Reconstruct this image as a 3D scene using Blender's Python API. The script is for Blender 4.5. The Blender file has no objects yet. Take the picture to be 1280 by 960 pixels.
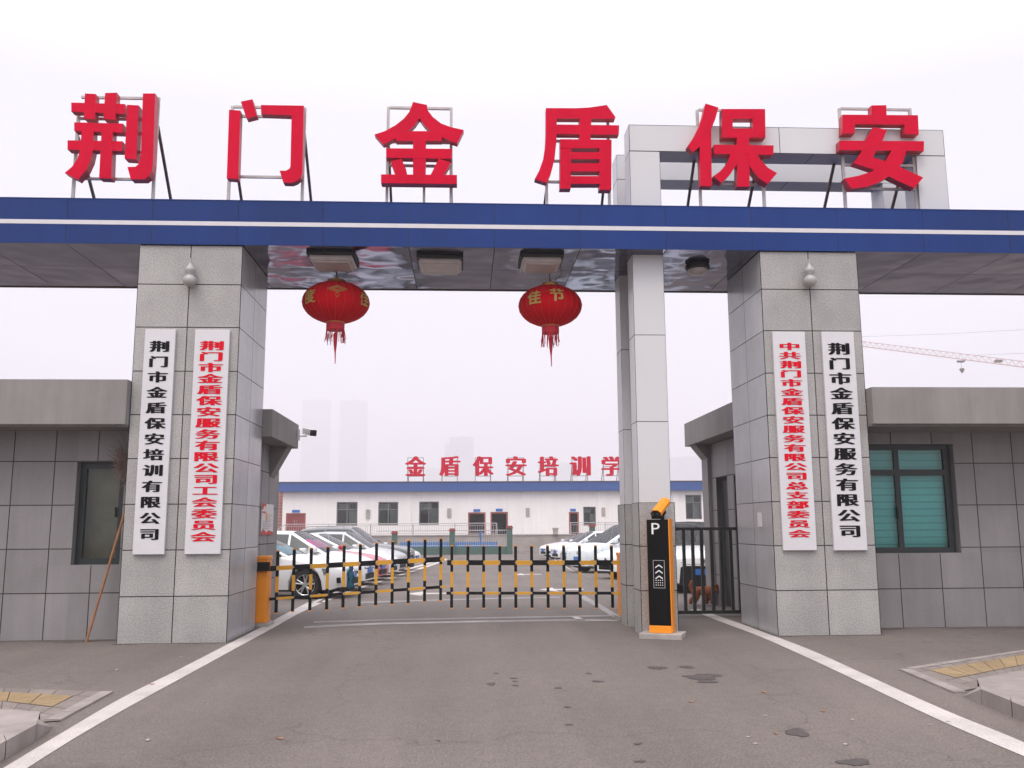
import bpy, bmesh, math, random
from mathutils import Vector, Matrix
R_ = math.radians
S = bpy.context.scene
COL = S.collection

# ------------------------------------------------------------------ camera
PITCH, YAW, ROLL, FPX = 0.15410, 0.05320, -0.0056, 1138.37
CAM = Vector((0, 0, 1.55))
_F = Vector((math.sin(YAW)*math.cos(PITCH), math.cos(YAW)*math.cos(PITCH), math.sin(PITCH)))
_R = Vector((math.cos(YAW), -math.sin(YAW), 0))
_U = _R.cross(_F)
_R, _U = math.cos(ROLL)*_R + math.sin(ROLL)*_U, -math.sin(ROLL)*_R + math.cos(ROLL)*_U
cd = bpy.data.cameras.new('camera')
cam = bpy.data.objects.new('camera', cd); COL.objects.link(cam)
cd.sensor_width = 36; cd.lens = FPX/1280*36
cd.clip_start = 0.1; cd.clip_end = 9000
cam.matrix_world = Matrix(((_R.x, _U.x, -_F.x, CAM.x), (_R.y, _U.y, -_F.y, CAM.y), (_R.z, _U.z, -_F.z, CAM.z), (0, 0, 0, 1)))
S.camera = cam
# ------------------------------------------------------------------ sky, sun, exposure
S.view_settings.view_transform = 'Standard'
S.view_settings.look = 'None'
S.view_settings.gamma = 1.0
S.view_settings.exposure = 0.08
W = bpy.data.worlds.new('World'); S.world = W; W.use_nodes = True
nt = W.node_tree; nt.nodes.clear()
wo = nt.nodes.new('ShaderNodeOutputWorld')
bg1 = nt.nodes.new('ShaderNodeBackground'); bg2 = nt.nodes.new('ShaderNodeBackground'); add = nt.nodes.new('ShaderNodeAddShader')
sky = nt.nodes.new('ShaderNodeTexSky'); sky.sky_type = 'NISHITA'; sky.sun_disc = False
SUN_EL, SUN_AZ = R_(58), R_(205)      # azimuth clockwise from +Y
sky.sun_elevation = SUN_EL; sky.sun_rotation = SUN_AZ; sky.dust_density = 6; sky.air_density = 1.5
bg1.inputs['Strength'].default_value = 0.05
nt.links.new(sky.outputs[0], bg1.inputs['Color'])
# the overcast layer: even near the horizon, brighter towards the zenith
tc = nt.nodes.new('ShaderNodeTexCoord'); sx = nt.nodes.new('ShaderNodeSeparateXYZ'); rmp = nt.nodes.new('ShaderNodeValToRGB')
nt.links.new(tc.outputs['Generated'], sx.inputs[0]); nt.links.new(sx.outputs['Z'], rmp.inputs[0])
e = rmp.color_ramp.elements
e[0].position = 0.0; e[0].color = (0.292, 0.279, 0.315, 1)
e[1].position = 1.0; e[1].color = (1.15, 1.12, 1.16, 1)
x = e.new(0.42); x.color = (0.33, 0.32, 0.36, 1)
x = e.new(0.6); x.color = (0.70, 0.68, 0.72, 1)
bg2.inputs['Strength'].default_value = 2.38
cn = nt.nodes.new('ShaderNodeTexNoise'); cn.inputs['Scale'].default_value = 2.2; cn.inputs['Detail'].default_value = 5
cmp_ = nt.nodes.new('ShaderNodeMapping'); cmp_.inputs['Scale'].default_value = (1, 1, 3.5); nt.links.new(tc.outputs['Generated'], cmp_.inputs[0]); nt.links.new(cmp_.outputs[0], cn.inputs['Vector'])
cr_ = nt.nodes.new('ShaderNodeMapRange'); nt.links.new(cn.outputs['Fac'], cr_.inputs[0]); cr_.inputs[1].default_value = 0.3; cr_.inputs[2].default_value = 0.7; cr_.inputs[3].default_value = 0.965; cr_.inputs[4].default_value = 1.03
cs_ = nt.nodes.new('ShaderNodeVectorMath'); cs_.operation = 'SCALE'; nt.links.new(rmp.outputs[0], cs_.inputs[0]); nt.links.new(cr_.outputs[0], cs_.inputs['Scale'])
nt.links.new(cs_.outputs[0], bg2.inputs['Color'])
nt.links.new(bg1.outputs[0], add.inputs[0]); nt.links.new(bg2.outputs[0], add.inputs[1]); nt.links.new(add.outputs[0], wo.inputs['Surface'])
sd = bpy.data.lights.new('sun', 'SUN'); sun = bpy.data.objects.new('sun', sd); COL.objects.link(sun)
sd.energy = 0.9; sd.angle = R_(25); sd.color = (1.0, 0.96, 0.9)
sdir = Vector((math.sin(SUN_AZ)*math.cos(SUN_EL), math.cos(SUN_AZ)*math.cos(SUN_EL), math.sin(SUN_EL)))
sun.rotation_euler = sdir.to_track_quat('Z', 'Y').to_euler()
S.cycles.use_denoising = True
S.cycles.max_bounces = 6
S.cycles.volume_bounces = 1

# ------------------------------------------------------------------ where things are
def ray(u, v): return _F*FPX + _R*(u-640) + _U*(480-v)
def at(u, v, Y):
    d = ray(u, v); return CAM + d*(Y/d.y)
def atx(u, v, X):
    d = ray(u, v); return CAM + d*(X/d.x)
def atz(u, v, z):
    d = ray(u, v); return CAM + d*((z-CAM.z)/d.z)
GY = [(-60, 0), (16, 0), (85, -0.66), (3000, -0.66)]
def gz(y):
    for (a, za), (b, zb) in zip(GY, GY[1:]):
        if y <= b: return za + (zb-za)*(y-a)/(b-a)
    return GY[-1][1]
def gp(u, v, h=0.0):
    z = 0.0
    for _ in range(12):
        p = atz(u, v, z+h); z = gz(p.y)
    return Vector((p.x, p.y, z))
rnd = random.Random(7)

# ------------------------------------------------------------------ materials
MAT = {}
def mat(name, col, rough=0.6, metal=0.0, var=0.12, scale=6.0, bump=0.0, bscale=80.0, speck=0.0, sscale=220.0, tone=False, stain=0.0, stscale=0.7, coat=0.0, spec=0.5, drip=0.0):
    if name in MAT: return MAT[name]
    m = bpy.data.materials.new(name); m.use_nodes = True; MAT[name] = m
    t = m.node_tree; N = t.nodes; L = t.links; b = N['Principled BSDF']
    b.inputs['Roughness'].default_value = rough; b.inputs['Metallic'].default_value = metal
    b.inputs['Coat Weight'].default_value = coat; b.inputs['Specular IOR Level'].default_value = spec
    tcn = N.new('ShaderNodeTexCoord'); cur = None
    def mult(prev, fac_socket, lo, hi):
        mr = N.new('ShaderNodeMapRange'); L.new(fac_socket, mr.inputs[0]); mr.inputs[1].default_value = 0.25; mr.inputs[2].default_value = 0.75
        mr.inputs[3].default_value = lo; mr.inputs[4].default_value = hi
        vm = N.new('ShaderNodeVectorMath'); vm.operation = 'SCALE'
        if prev is None: vm.inputs[0].default_value = col[:3]
        else: L.new(prev, vm.inputs[0])
        L.new(mr.outputs[0], vm.inputs['Scale']); return vm.outputs[0]
    if var:
        n = N.new('ShaderNodeTexNoise'); n.inputs['Scale'].default_value = scale; n.inputs['Detail'].default_value = 5
        L.new(tcn.outputs['Object'], n.inputs['Vector']); cur = mult(cur, n.outputs['Fac'], 1-var, 1+var)
    if stain:
        n = N.new('ShaderNodeTexNoise'); n.inputs['Scale'].default_value = stscale; n.inputs['Detail'].default_value = 6; n.inputs['Roughness'].default_value = 0.65
        L.new(tcn.outputs['Object'], n.inputs['Vector']); cur = mult(cur, n.outputs['Fac'], 1-stain, 1+stain*0.6)
    if drip:
        mp = N.new('ShaderNodeMapping'); mp.inputs['Scale'].default_value = (4.5, 4.5, 0.35); L.new(tcn.outputs['Object'], mp.inputs[0])
        n = N.new('ShaderNodeTexNoise'); n.inputs['Scale'].default_value = 1.0; n.inputs['Detail'].default_value = 6; n.inputs['Roughness'].default_value = 0.65
        L.new(mp.outputs[0], n.inputs['Vector']); cur = mult(cur, n.outputs['Fac'], 1-drip, 1+drip*0.5)
    if speck:
        n = N.new('ShaderNodeTexNoise'); n.inputs['Scale'].default_value = sscale; n.inputs['Detail'].default_value = 2
        L.new(tcn.outputs['Object'], n.inputs['Vector']); cur = mult(cur, n.outputs['Fac'], 1-speck, 1+speck)
    if tone:
        a = N.new('ShaderNodeAttribute'); a.attribute_name = 'tone'
        vm = N.new('ShaderNodeVectorMath'); vm.operation = 'SCALE'
        if cur is None: vm.inputs[0].default_value = col[:3]
        else: L.new(cur, vm.inputs[0])
        L.new(a.outputs['Fac'], vm.inputs['Scale']); cur = vm.outputs[0]
    if cur is None: b.inputs['Base Color'].default_value = (*col[:3], 1)
    else: L.new(cur, b.inputs['Base Color'])
    if bump:
        n = N.new('ShaderNodeTexNoise'); n.inputs['Scale'].default_value = bscale; n.inputs['Detail'].default_value = 4
        L.new(tcn.outputs['Object'], n.inputs['Vector'])
        bp = N.new('ShaderNodeBump'); bp.inputs['Strength'].default_value = bump; bp.inputs['Distance'].default_value = 0.01
        L.new(n.outputs['Fac'], bp.inputs['Height']); L.new(bp.outputs[0], b.inputs['Normal'])
    return m
def srgb(r, g, b):
    f = lambda c: (c/255/12.92) if c/255 <= 0.04045 else ((c/255+0.055)/1.055)**2.4
    return (f(r), f(g), f(b))

M_asphalt = mat('asphalt', (0.138, 0.115, 0.102), 0.85, var=0.16, scale=0.30, stain=0.22, stscale=0.13, speck=0.42, sscale=55, bump=0.6, bscale=110)
def asphalt_extra(m):
    t = m.node_tree; N = t.nodes; L = t.links; b = N['Principled BSDF']; src = b.inputs['Base Color'].links[0].from_socket
    tcn = N.new('ShaderNodeTexCoord'); mp = N.new('ShaderNodeMapping'); mp.inputs['Scale'].default_value = (1.5, 0.10, 1)
    L.new(tcn.outputs['Object'], mp.inputs[0]); n = N.new('ShaderNodeTexNoise'); n.inputs['Scale'].default_value = 1.0; n.inputs['Detail'].default_value = 4; L.new(mp.outputs[0], n.inputs['Vector'])
    n2 = N.new('ShaderNodeTexNoise'); n2.inputs['Scale'].default_value = 9; n2.inputs['Detail'].default_value = 6; n2.inputs['Roughness'].default_value = 0.75; L.new(tcn.outputs['Object'], n2.inputs['Vector'])
    vo = N.new('ShaderNodeTexVoronoi'); vo.feature = 'DISTANCE_TO_EDGE'; vo.inputs['Scale'].default_value = 0.22; 
    wn = N.new('ShaderNodeTexNoise'); wn.inputs['Scale'].default_value = 1.3; wn.inputs['Detail'].default_value = 5; L.new(tcn.outputs['Object'], wn.inputs['Vector'])
    mixv = N.new('ShaderNodeVectorMath'); mixv.operation = 'MULTIPLY_ADD'; L.new(wn.outputs['Color'], mixv.inputs[0]); mixv.inputs[1].default_value = (1.6, 1.6, 0); L.new(tcn.outputs['Object'], mixv.inputs[2]); L.new(mixv.outputs[0], vo.inputs['Vector'])
    cur = src
    for sock, a0, a1, lo, hi in ((n.outputs['Fac'], 0.3, 0.7, 0.88, 1.10), (n2.outputs['Fac'], 0.3, 0.7, 0.86, 1.14), (vo.outputs['Distance'], 0.0, 0.006, 0.78, 1.0)):
        mr = N.new('ShaderNodeMapRange'); L.new(sock, mr.inputs[0]); mr.inputs[1].default_value = a0; mr.inputs[2].default_value = a1; mr.inputs[3].default_value = lo; mr.inputs[4].default_value = hi
        vm = N.new('ShaderNodeVectorMath'); vm.operation = 'SCALE'; L.new(cur, vm.inputs[0]); L.new(mr.outputs[0], vm.inputs['Scale']); cur = vm.outputs[0]
    L.new(cur, b.inputs['Base Color'])
asphalt_extra(M_asphalt)
M_granite = mat('pale_granite', (0.335, 0.325, 0.315), 0.55, var=0.08, scale=2.0, speck=0.34, sscale=60, tone=True, stain=0.13, stscale=1.3, drip=0.08)
M_granite2 = mat('polished_granite', (0.36, 0.36, 0.37), 0.22, var=0.06, scale=1.0, speck=0.10, sscale=70, tone=True, stain=0.16, stscale=1.2, drip=0.10)
M_joint = mat('dark_joint', (0.045, 0.038, 0.032), 0.9, var=0.15)
M_tile = mat('grey_wall_tile', (0.22, 0.207, 0.208), 0.6, var=0.06, scale=2, speck=0.12, sscale=60, tone=True, stain=0.10, stscale=1.1, drip=0.12)
M_render_grey = mat('grey_render', (0.235, 0.22, 0.212), 0.85, var=0.08, scale=2, stain=0.12, bump=0.2, bscale=60, drip=0.16)
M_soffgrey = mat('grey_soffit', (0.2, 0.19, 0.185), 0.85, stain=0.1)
M_blue = mat('blue_cladding', (0.008, 0.034, 0.165), 0.5, spec=0.2, var=0.08, scale=0.6, stain=0.22, stscale=0.25, tone=True, drip=0.10)
M_stripe = mat('white_stripe', (0.60, 0.58, 0.60), 0.5, var=0.04)
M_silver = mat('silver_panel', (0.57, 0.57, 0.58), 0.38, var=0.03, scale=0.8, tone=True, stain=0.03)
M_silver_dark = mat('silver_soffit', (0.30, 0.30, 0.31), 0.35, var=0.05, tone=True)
M_red = mat('sign_red', (0.58, 0.001, 0.030), 0.6, var=0.07, scale=3, speck=0.06, sscale=60, spec=0.08, stain=0.10, stscale=2.0, drip=0.10)
M_redside = mat('sign_red_edge', (0.42, 0.012, 0.03), 0.4, var=0.10, scale=4)
M_frame = mat('galvanised_tube', (0.40, 0.37, 0.36), 0.45, var=0.2, scale=8, metal=0.3)
M_rust = mat('rusty_tube', (0.10, 0.065, 0.05), 0.8, var=0.35, scale=10)
M_plaque = mat('plaque_white', (0.60, 0.59, 0.61), 0.45, var=0.03, stain=0.04)
M_ink = mat('plaque_black_ink', (0.006, 0.005, 0.006), 0.6, var=0, spec=0.1)
M_redink = mat('plaque_red_ink', (0.62, 0.003, 0.018), 0.6, var=0, spec=0.1)
M_black = mat('black_metal', (0.007, 0.007, 0.007), 0.5, var=0.1, spec=0.2)
M_blackgloss = mat('black_gloss', (0.003, 0.003, 0.003), 0.4, var=0.0, spec=0.12)
M_orange = mat('orange_paint', (0.82, 0.27, 0.008), 0.45, var=0.06, scale=3)
M_yellow = mat('yellow_paint', (0.68, 0.34, 0.02), 0.45, var=0.08, scale=5)
M_white = mat('white_paint', (0.76, 0.75, 0.75), 0.55, var=0.04)
M_roadwhite = mat('road_paint', (0.47, 0.43, 0.41), 0.75, var=0.06, scale=3, speck=0.18, sscale=60, stain=0.22, stscale=1.6)
M_roadfaint = mat('worn_road_paint', (0.26, 0.24, 0.235), 0.8, var=0.12, scale=3, speck=0.3, sscale=40, stain=0.3, stscale=1.6)
M_wet = mat('damp_asphalt', (0.060, 0.048, 0.044), 0.7, var=0.1, scale=4, speck=0.25, sscale=90)
M_lantern = mat('lantern_silk', (0.58, 0.002, 0.010), 0.7, var=0.06, scale=10, spec=0.06)
M_lanternrib = mat('lantern_rib', (0.60, 0.035, 0.035), 0.5, var=0.1)
M_gold = mat('gold_trim', (0.55, 0.33, 0.08), 0.35, metal=0.6, var=0.15)
M_goldink = mat('gold_print', (0.52, 0.36, 0.10), 0.5, var=0.2, scale=20)
M_tassel = mat('red_tassel', (0.55, 0.02, 0.04), 0.7, var=0.3, scale=30)
M_diff = mat('lamp_diffuser', (0.46, 0.41, 0.40), 0.4, var=0.08, scale=3, stain=0.15, stscale=3)
M_gourd = mat('grey_ceramic', (0.34, 0.335, 0.325), 0.4, var=0.06)
M_schoolframe = mat('grey_window_frame', (0.16, 0.15, 0.14), 0.5)
M_curtain = mat('pale_curtain', (0.42, 0.40, 0.39), 0.9, var=0.15)
M_dkframe = mat('dark_window_frame', (0.012, 0.018, 0.018), 0.4, var=0.1)
M_tealdk = mat('teal_blind_fold', (0.11, 0.46, 0.46), 0.8)
M_teal = mat('teal_blind', (0.20, 0.76, 0.75), 0.7, var=0.08, scale=2)
M_brownroom = mat('brown_room', (0.34, 0.25, 0.15), 0.8, var=0.35, scale=2)
M_bamboo = mat('bamboo', (0.30, 0.13, 0.055), 0.55, var=0.3, scale=9)
M_straw = mat('dry_twigs', (0.16, 0.11, 0.085), 0.9, var=0.4, scale=15)
M_wallwhite = mat('white_render', (0.78, 0.755, 0.745), 0.85, var=0.03, stain=0.07, stscale=0.3, drip=0.06)
M_blue2 = mat('school_blue', (0.035, 0.085, 0.27), 0.5, var=0.06, scale=1)
M_brick = mat('red_brick', (0.36, 0.13, 0.10), 0.9, var=0.2, scale=3)
M_door = mat('maroon_door', (0.22, 0.035, 0.035), 0.5, var=0.12)
M_doorframe = mat('red_door_frame', (0.30, 0.06, 0.05), 0.5, var=0.12)
M_darkroom = mat('dark_interior', (0.03, 0.032, 0.032), 0.6, var=0.3)
M_greenpost = mat('green_post', (0.06, 0.115, 0.095), 0.7, var=0.12)
M_redcap = mat('red_cap', (0.24, 0.05, 0.045), 0.7, var=0.15)
M_courtblue = mat('blue_court', (0.03, 0.16, 0.42), 0.7, var=0.15)
M_stone = mat('pale_stone_wall', (0.36, 0.325, 0.30), 0.9, var=0.15, scale=1.2, stain=0.15)
M_rail = mat('grey_rail', (0.40, 0.38, 0.38), 0.45, var=0.1)
M_fence = mat('dark_fence_metal', (0.018, 0.018, 0.017), 0.5, var=0.15)
M_pave = mat('grey_paving', (0.19, 0.16, 0.143), 0.85, var=0.12, scale=4, speck=0.18, sscale=60, tone=True, stain=0.15, stscale=1.4)
M_tact = mat('yellow_tactile_paving', (0.31, 0.225, 0.125), 0.85, var=0.10, scale=5, speck=0.12, sscale=60, tone=True, stain=0.15, stscale=2)
M_kerb = mat('kerb_stone', (0.27, 0.235, 0.218), 0.85, var=0.14, scale=5, stain=0.25, stscale=2.2, tone=True)
M_concrete = mat('concrete', (0.33, 0.30, 0.28), 0.9, var=0.12, scale=6, stain=0.15, stscale=3)
M_glass_dark = mat('car_glass', (0.035, 0.045, 0.045), 0.06, var=0.05, spec=0.8)
M_tyre = mat('tyre_rubber', (0.014, 0.013, 0.013), 0.8, var=0.1)
M_rim = mat('alloy_rim', (0.55, 0.55, 0.56), 0.3, metal=0.7, var=0.05)
M_well = mat('wheel_well', (0.01, 0.01, 0.01), 0.9, var=0)
M_chrome = mat('chrome', (0.6, 0.6, 0.62), 0.15, metal=0.9, var=0)
M_lamp = mat('headlight_lens', (0.13, 0.14, 0.15), 0.08, var=0.6, scale=14, metal=0.4)
M_tail = mat('tail_light', (0.35, 0.01, 0.012), 0.2, var=0.1)
M_plate = mat('blue_plate', (0.03, 0.13, 0.42), 0.4, var=0.05)
M_plastic = mat('dark_plastic', (0.02, 0.02, 0.021), 0.6, var=0.1)
M_carwhite = mat('car_white', (0.74, 0.75, 0.76), 0.25, var=0.0, coat=0.6)
M_carpale = mat('car_ice_white', (0.66, 0.72, 0.74), 0.25, var=0.0, coat=0.6)
M_carred = mat('car_red', (0.50, 0.02, 0.05), 0.25, var=0.0, coat=0.6)
M_cargrey = mat('car_graphite', (0.10, 0.11, 0.11), 0.25, var=0.0, coat=0.6)
M_carsilver = mat('car_silver', (0.45, 0.46, 0.47), 0.28, metal=0.3, var=0.0, coat=0.5)
M_tealcloth = mat('teal_cloth', (0.03, 0.20, 0.30), 0.8, var=0.15)
M_magenta = mat('magenta_shade', (0.60, 0.03, 0.30), 0.6, var=0.15)
M_tealshade = mat('teal_shade', (0.04, 0.36, 0.46), 0.6, var=0.1)
M_fur = mat('russet_fur', (0.36, 0.115, 0.045), 0.95, var=0.35, scale=22, bump=0.8, bscale=60)
M_dark_eye = mat('dog_eye', (0.01, 0.008, 0.008), 0.2, var=0)
M_paper = mat('paper', (0.66, 0.63, 0.62), 0.8, var=0.03)
M_posterred = mat('poster_red', (0.5, 0.03, 0.03), 0.6, var=0.1)
M_posterink = mat('poster_grey_ink', (0.35, 0.32, 0.33), 0.7, var=0.1)
M_cranepink = mat('crane_paint', (0.42, 0.17, 0.12), 0.6, var=0.1)
M_cable = mat('cable', (0.06, 0.055, 0.055), 0.7, var=0)
M_tower = mat('tower_concrete', (0.30, 0.29, 0.28), 0.8, var=0.05, scale=0.05)
M_towerwin = mat('tower_window', (0.10, 0.11, 0.12), 0.3, var=0.1, scale=0.2)
M_leaf = mat('dry_leaf', (0.30, 0.15, 0.08), 0.8, var=0.3)
M_pebble = mat('pale_pebble', (0.36, 0.30, 0.27), 0.8, var=0.2)

# mirror-like soffit panels: each panel slightly warped
def soffit_mat():
    m = bpy.data.materials.new('glossy_soffit_panel'); m.use_nodes = True; t = m.node_tree; N = t.nodes; L = t.links; b = N['Principled BSDF']
    b.inputs['Base Color'].default_value = (0.10, 0.10, 0.175, 1); b.inputs['Metallic'].default_value = 0.95; b.inputs['Roughness'].default_value = 0.09
    tcn = N.new('ShaderNodeTexCoord'); n = N.new('ShaderNodeTexNoise'); n.inputs['Scale'].default_value = 0.8; n.inputs['Detail'].default_value = 2
    a = N.new('ShaderNodeAttribute'); a.attribute_name = 'tone'
    vm = N.new('ShaderNodeVectorMath'); vm.operation = 'ADD'; L.new(tcn.outputs['Object'], vm.inputs[0])
    cm = N.new('ShaderNodeCombineXYZ'); mm = N.new('ShaderNodeMath'); mm.operation = 'MULTIPLY'; mm.inputs[1].default_value = 90
    L.new(a.outputs['Fac'], mm.inputs[0]); L.new(mm.outputs[0], cm.inputs[2]); L.new(cm.outputs[0], vm.inputs[1]); L.new(vm.outputs[0], n.inputs['Vector'])
    bp = N.new('ShaderNodeBump'); bp.inputs['Strength'].default_value = 0.55; bp.inputs['Distance'].default_value = 0.12
    L.new(n.outputs['Fac'], bp.inputs['Height']); L.new(bp.outputs[0], b.inputs['Normal'])
    return m
M_soffit = soffit_mat()
def glass_mat(name, tint, refl=0.12):
    m = bpy.data.materials.new(name); m.use_nodes = True; t = m.node_tree; N = t.nodes; L = t.links; N.remove(N['Principled BSDF'])
    o = N['Material Output']; tr = N.new('ShaderNodeBsdfTransparent'); tr.inputs[0].default_value = (*tint, 1); gl = N.new('ShaderNodeBsdfGlossy'); gl.inputs['Roughness'].default_value = 0.04
    mx = N.new('ShaderNodeMixShader'); fr = N.new('ShaderNodeFresnel'); fr.inputs['IOR'].default_value = 1.5
    L.new(fr.outputs[0], mx.inputs[0]); L.new(tr.outputs[0], mx.inputs[1]); L.new(gl.outputs[0], mx.inputs[2]); L.new(mx.outputs[0], o.inputs['Surface'])
    return m
M_screen = glass_mat('windscreen_glass', (0.74, 0.78, 0.78))
M_pane = glass_mat('window_glass', (0.82, 0.88, 0.87))

# ------------------------------------------------------------------ building helpers
ORG = {}
def tag(o, label=None, cat=None, group=None, kind=None):
    if label: o['label'] = label
    if cat: o['category'] = cat
    if group: o['group'] = group
    if kind: o['kind'] = kind
    return o
def thing(name, label, cat, loc=(0, 0, 0), group=None):
    o = bpy.data.objects.new(name, None); COL.objects.link(o); o.location = loc; o.empty_display_size = 0.2
    ORG[o] = Vector(loc); return tag(o, label, cat, group)
class MB:
    def __init__(s): s.bm = bmesh.new(); s.tone = []
    def box(s, a, b, mi=0):
        x0, y0, z0 = [min(a[i], b[i]) for i in range(3)]; x1, y1, z1 = [max(a[i], b[i]) for i in range(3)]
        v = [s.bm.verts.new(p) for p in [(x0, y0, z0), (x1, y0, z0), (x1, y1, z0), (x0, y1, z0), (x0, y0, z1), (x1, y0, z1), (x1, y1, z1), (x0, y1, z1)]]
        for f in [(3, 2, 1, 0), (4, 5, 6, 7), (0, 1, 5, 4), (1, 2, 6, 5), (2, 3, 7, 6), (3, 0, 4, 7)]:
            s.bm.faces.new([v[i] for i in f]).material_index = mi
        return s
    def tube(s, pts, r, n=6, mi=0, square=False, caps=True):
        pts = [Vector(p) for p in pts]; rs = r if isinstance(r, (list, tuple)) else [r]*len(pts)
        if square: n = 4
        rings = []
        for i, p in enumerate(pts):
            d = (pts[min(i+1, len(pts)-1)] - pts[max(i-1, 0)]).normalized()
            up = Vector((0, 0, 1)) if abs(d.z) < 0.95 else Vector((0, 1, 0))
            a = d.cross(up).normalized(); b = a.cross(d).normalized()
            off = math.pi/4 if square else 0; k = 1.4142 if square else 1
            rings.append([s.bm.verts.new(p + (a*math.cos(off+2*math.pi*j/n) + b*math.sin(off+2*math.pi*j/n))*rs[i]*k) for j in range(n)])
        for q, w in zip(rings, rings[1:]):
            for j in range(n): s.bm.faces.new((q[j], q[(j+1) % n], w[(j+1) % n], w[j])).material_index = mi
        if caps:
            s.bm.faces.new(rings[0][::-1]).material_index = mi; s.bm.faces.new(rings[-1]).material_index = mi
        return s
    def lathe(s, prof, c, n=24, mi=0, sq=None):
        rings = []
        for (r, z) in prof:
            rings.append([s.bm.verts.new((c[0]+r*math.cos(2*math.pi*j/n), c[1]+r*math.sin(2*math.pi*j/n), c[2]+z)) for j in range(n)])
        for q, w in zip(rings, rings[1:]):
            for j in range(n): s.bm.faces.new((q[j], q[(j+1) % n], w[(j+1) % n], w[j])).material_index = mi
        s.bm.faces.new(rings[0][::-1]).material_index = mi; s.bm.faces.new(rings[-1]).material_index = mi
        return s
    def poly(s, pts, mi=0):
        f = s.bm.faces.new([s.bm.verts.new(p) for p in pts]); f.material_index = mi; return f
    def prism(s, pts, d, mi=0, side=None):
        d = Vector(d); a = [s.bm.verts.new(p) for p in pts]; b = [s.bm.verts.new(Vector(p)+d) for p in pts]; n = len(pts)
        side = mi if side is None else side
        f1 = s.bm.faces.new(a); f1.material_index = mi; f2 = s.bm.faces.new(b[::-1]); f2.material_index = mi
        for i in range(n): s.bm.faces.new((a[(i+1) % n], a[i], b[i], b[(i+1) % n])).material_index = side
        return s
    def tiled(s, o, ud, vd, us, vs, gap=0.014, depth=0.008, hole=None, tmi=0, jmi=1, tonev=0.085, raised=True):
        """one connected sheet of tiles on a plane: us, vs are break positions; (pos, False) is a break without a joint"""
        o, ud, vd = Vector(o), Vector(ud), Vector(vd); nrm = ud.cross(vd).normalized()
        def lines(bs):
            out = []
            for i, b in enumerate(bs):
                p, j = b if isinstance(b, tuple) else (b, 0 < i < len(bs)-1)
                if j: out += [(p-gap/2), (p+gap/2)]
                else: out.append(p)
            return out
        def cells(bs):
            L = []; prev = None
            for i, b in enumerate(bs):
                p, j = b if isinstance(b, tuple) else (b, 0 < i < len(bs)-1)
                a, c = (p-gap/2, p+gap/2) if j else (p, p)
                if prev is not None: L.append((prev, a, 1))
                if j: L.append((a, c, 0))
                prev = c
            return L
        cache = {}
        def V(u, v, h):
            k = (round(u, 5), round(v, 5), h)
            if k not in cache: cache[k] = s.bm.verts.new(o+ud*u+vd*v+nrm*(0 if h else -depth))
            return cache[k]
        tl = s.bm.faces.layers.float.get('tone') or s.bm.faces.layers.float.new('tone')
        walls = {}
        for (u0, u1, iu) in cells(us):
            for (v0, v1, iv) in cells(vs):
                cu, cv = (u0+u1)/2, (v0+v1)/2
                if hole and any(h[0] < cu < h[1] and h[2] < cv < h[3] for h in hole): continue
                t = bool(iu and iv)
                f = s.bm.faces.new([V(u0, v0, t), V(u1, v0, t), V(u1, v1, t), V(u0, v1, t)])
                f.material_index = tmi if t else jmi; f[tl] = 1+rnd.uniform(-tonev, tonev)
                if t:
                    q = [(u0, v0), (u1, v0), (u1, v1), (u0, v1)]
                    for (a, b) in zip(q, q[1:]+q[:1]):
                        k = tuple(sorted((tuple(round(c, 5) for c in a), tuple(round(c, 5) for c in b))))
                        walls[k] = None if k in walls else (a, b)
        for ab in walls.values():
            if ab is None: continue
            a, b = ab
            g = s.bm.faces.new([V(*b, True), V(*a, True), V(*a, False), V(*b, False)]); g.material_index = jmi; g[tl] = 1
        return s
    def build(s, name, mats, parent=None, base=None, smooth=False, loc_local=False, bevel=0.0, recalc=True):
        if recalc: bmesh.ops.recalc_face_normals(s.bm, faces=s.bm.faces[:])
        if bevel:
            bmesh.ops.bevel(s.bm, geom=s.bm.edges[:], offset=bevel, segments=2, affect='EDGES', profile=0.6)
        org = ORG.get(parent, Vector((0, 0, 0))) if parent else Vector(base if base is not None else (0, 0, 0))
        if not s.bm.faces.layers.float.get('tone'): pass
        me = bpy.data.meshes.new(name)
        for v in s.bm.verts: v.co -= org
        s.bm.to_mesh(me); s.bm.free()
        if not isinstance(mats, (list, tuple)): mats = [mats]
        for m in mats: me.materials.append(m)
        at_ = me.attributes.get('tone')
        if at_ is None:
            at_ = me.attributes.new('tone', 'FLOAT', 'FACE'); at_.data.foreach_set('value', [1.0]*len(me.polygons))
        if smooth:
            me.shade_smooth()
            if smooth != 'all': me.set_sharp_from_angle(angle=R_(38))
        o = bpy.data.objects.new(name, me); COL.objects.link(o)
        if parent: o.parent = parent; ORG[o] = org.copy()
        else: o.location = org; ORG[o] = org.copy()
        return o
def boxpart(name, a, b, m, parent, bevel=0.0):
    return MB().box(a, b).build(name, m, parent, bevel=bevel)
def dup(root, loc, rotz=0.0, label=None, group=None, recolour=None, skip=()):
    def cp(o, parent):
        c = o.copy(); COL.objects.link(c)
        if parent: c.parent = parent
        for ch in [q for q in o.children]: 
            if not any(ch.name.startswith(k) for k in skip): cp(ch, c)
        return c
    r = cp(root, None); r.location = loc; r.rotation_euler = (0, 0, rotz)
    if label: r['label'] = label
    if group: r['group'] = group
    return r

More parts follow.
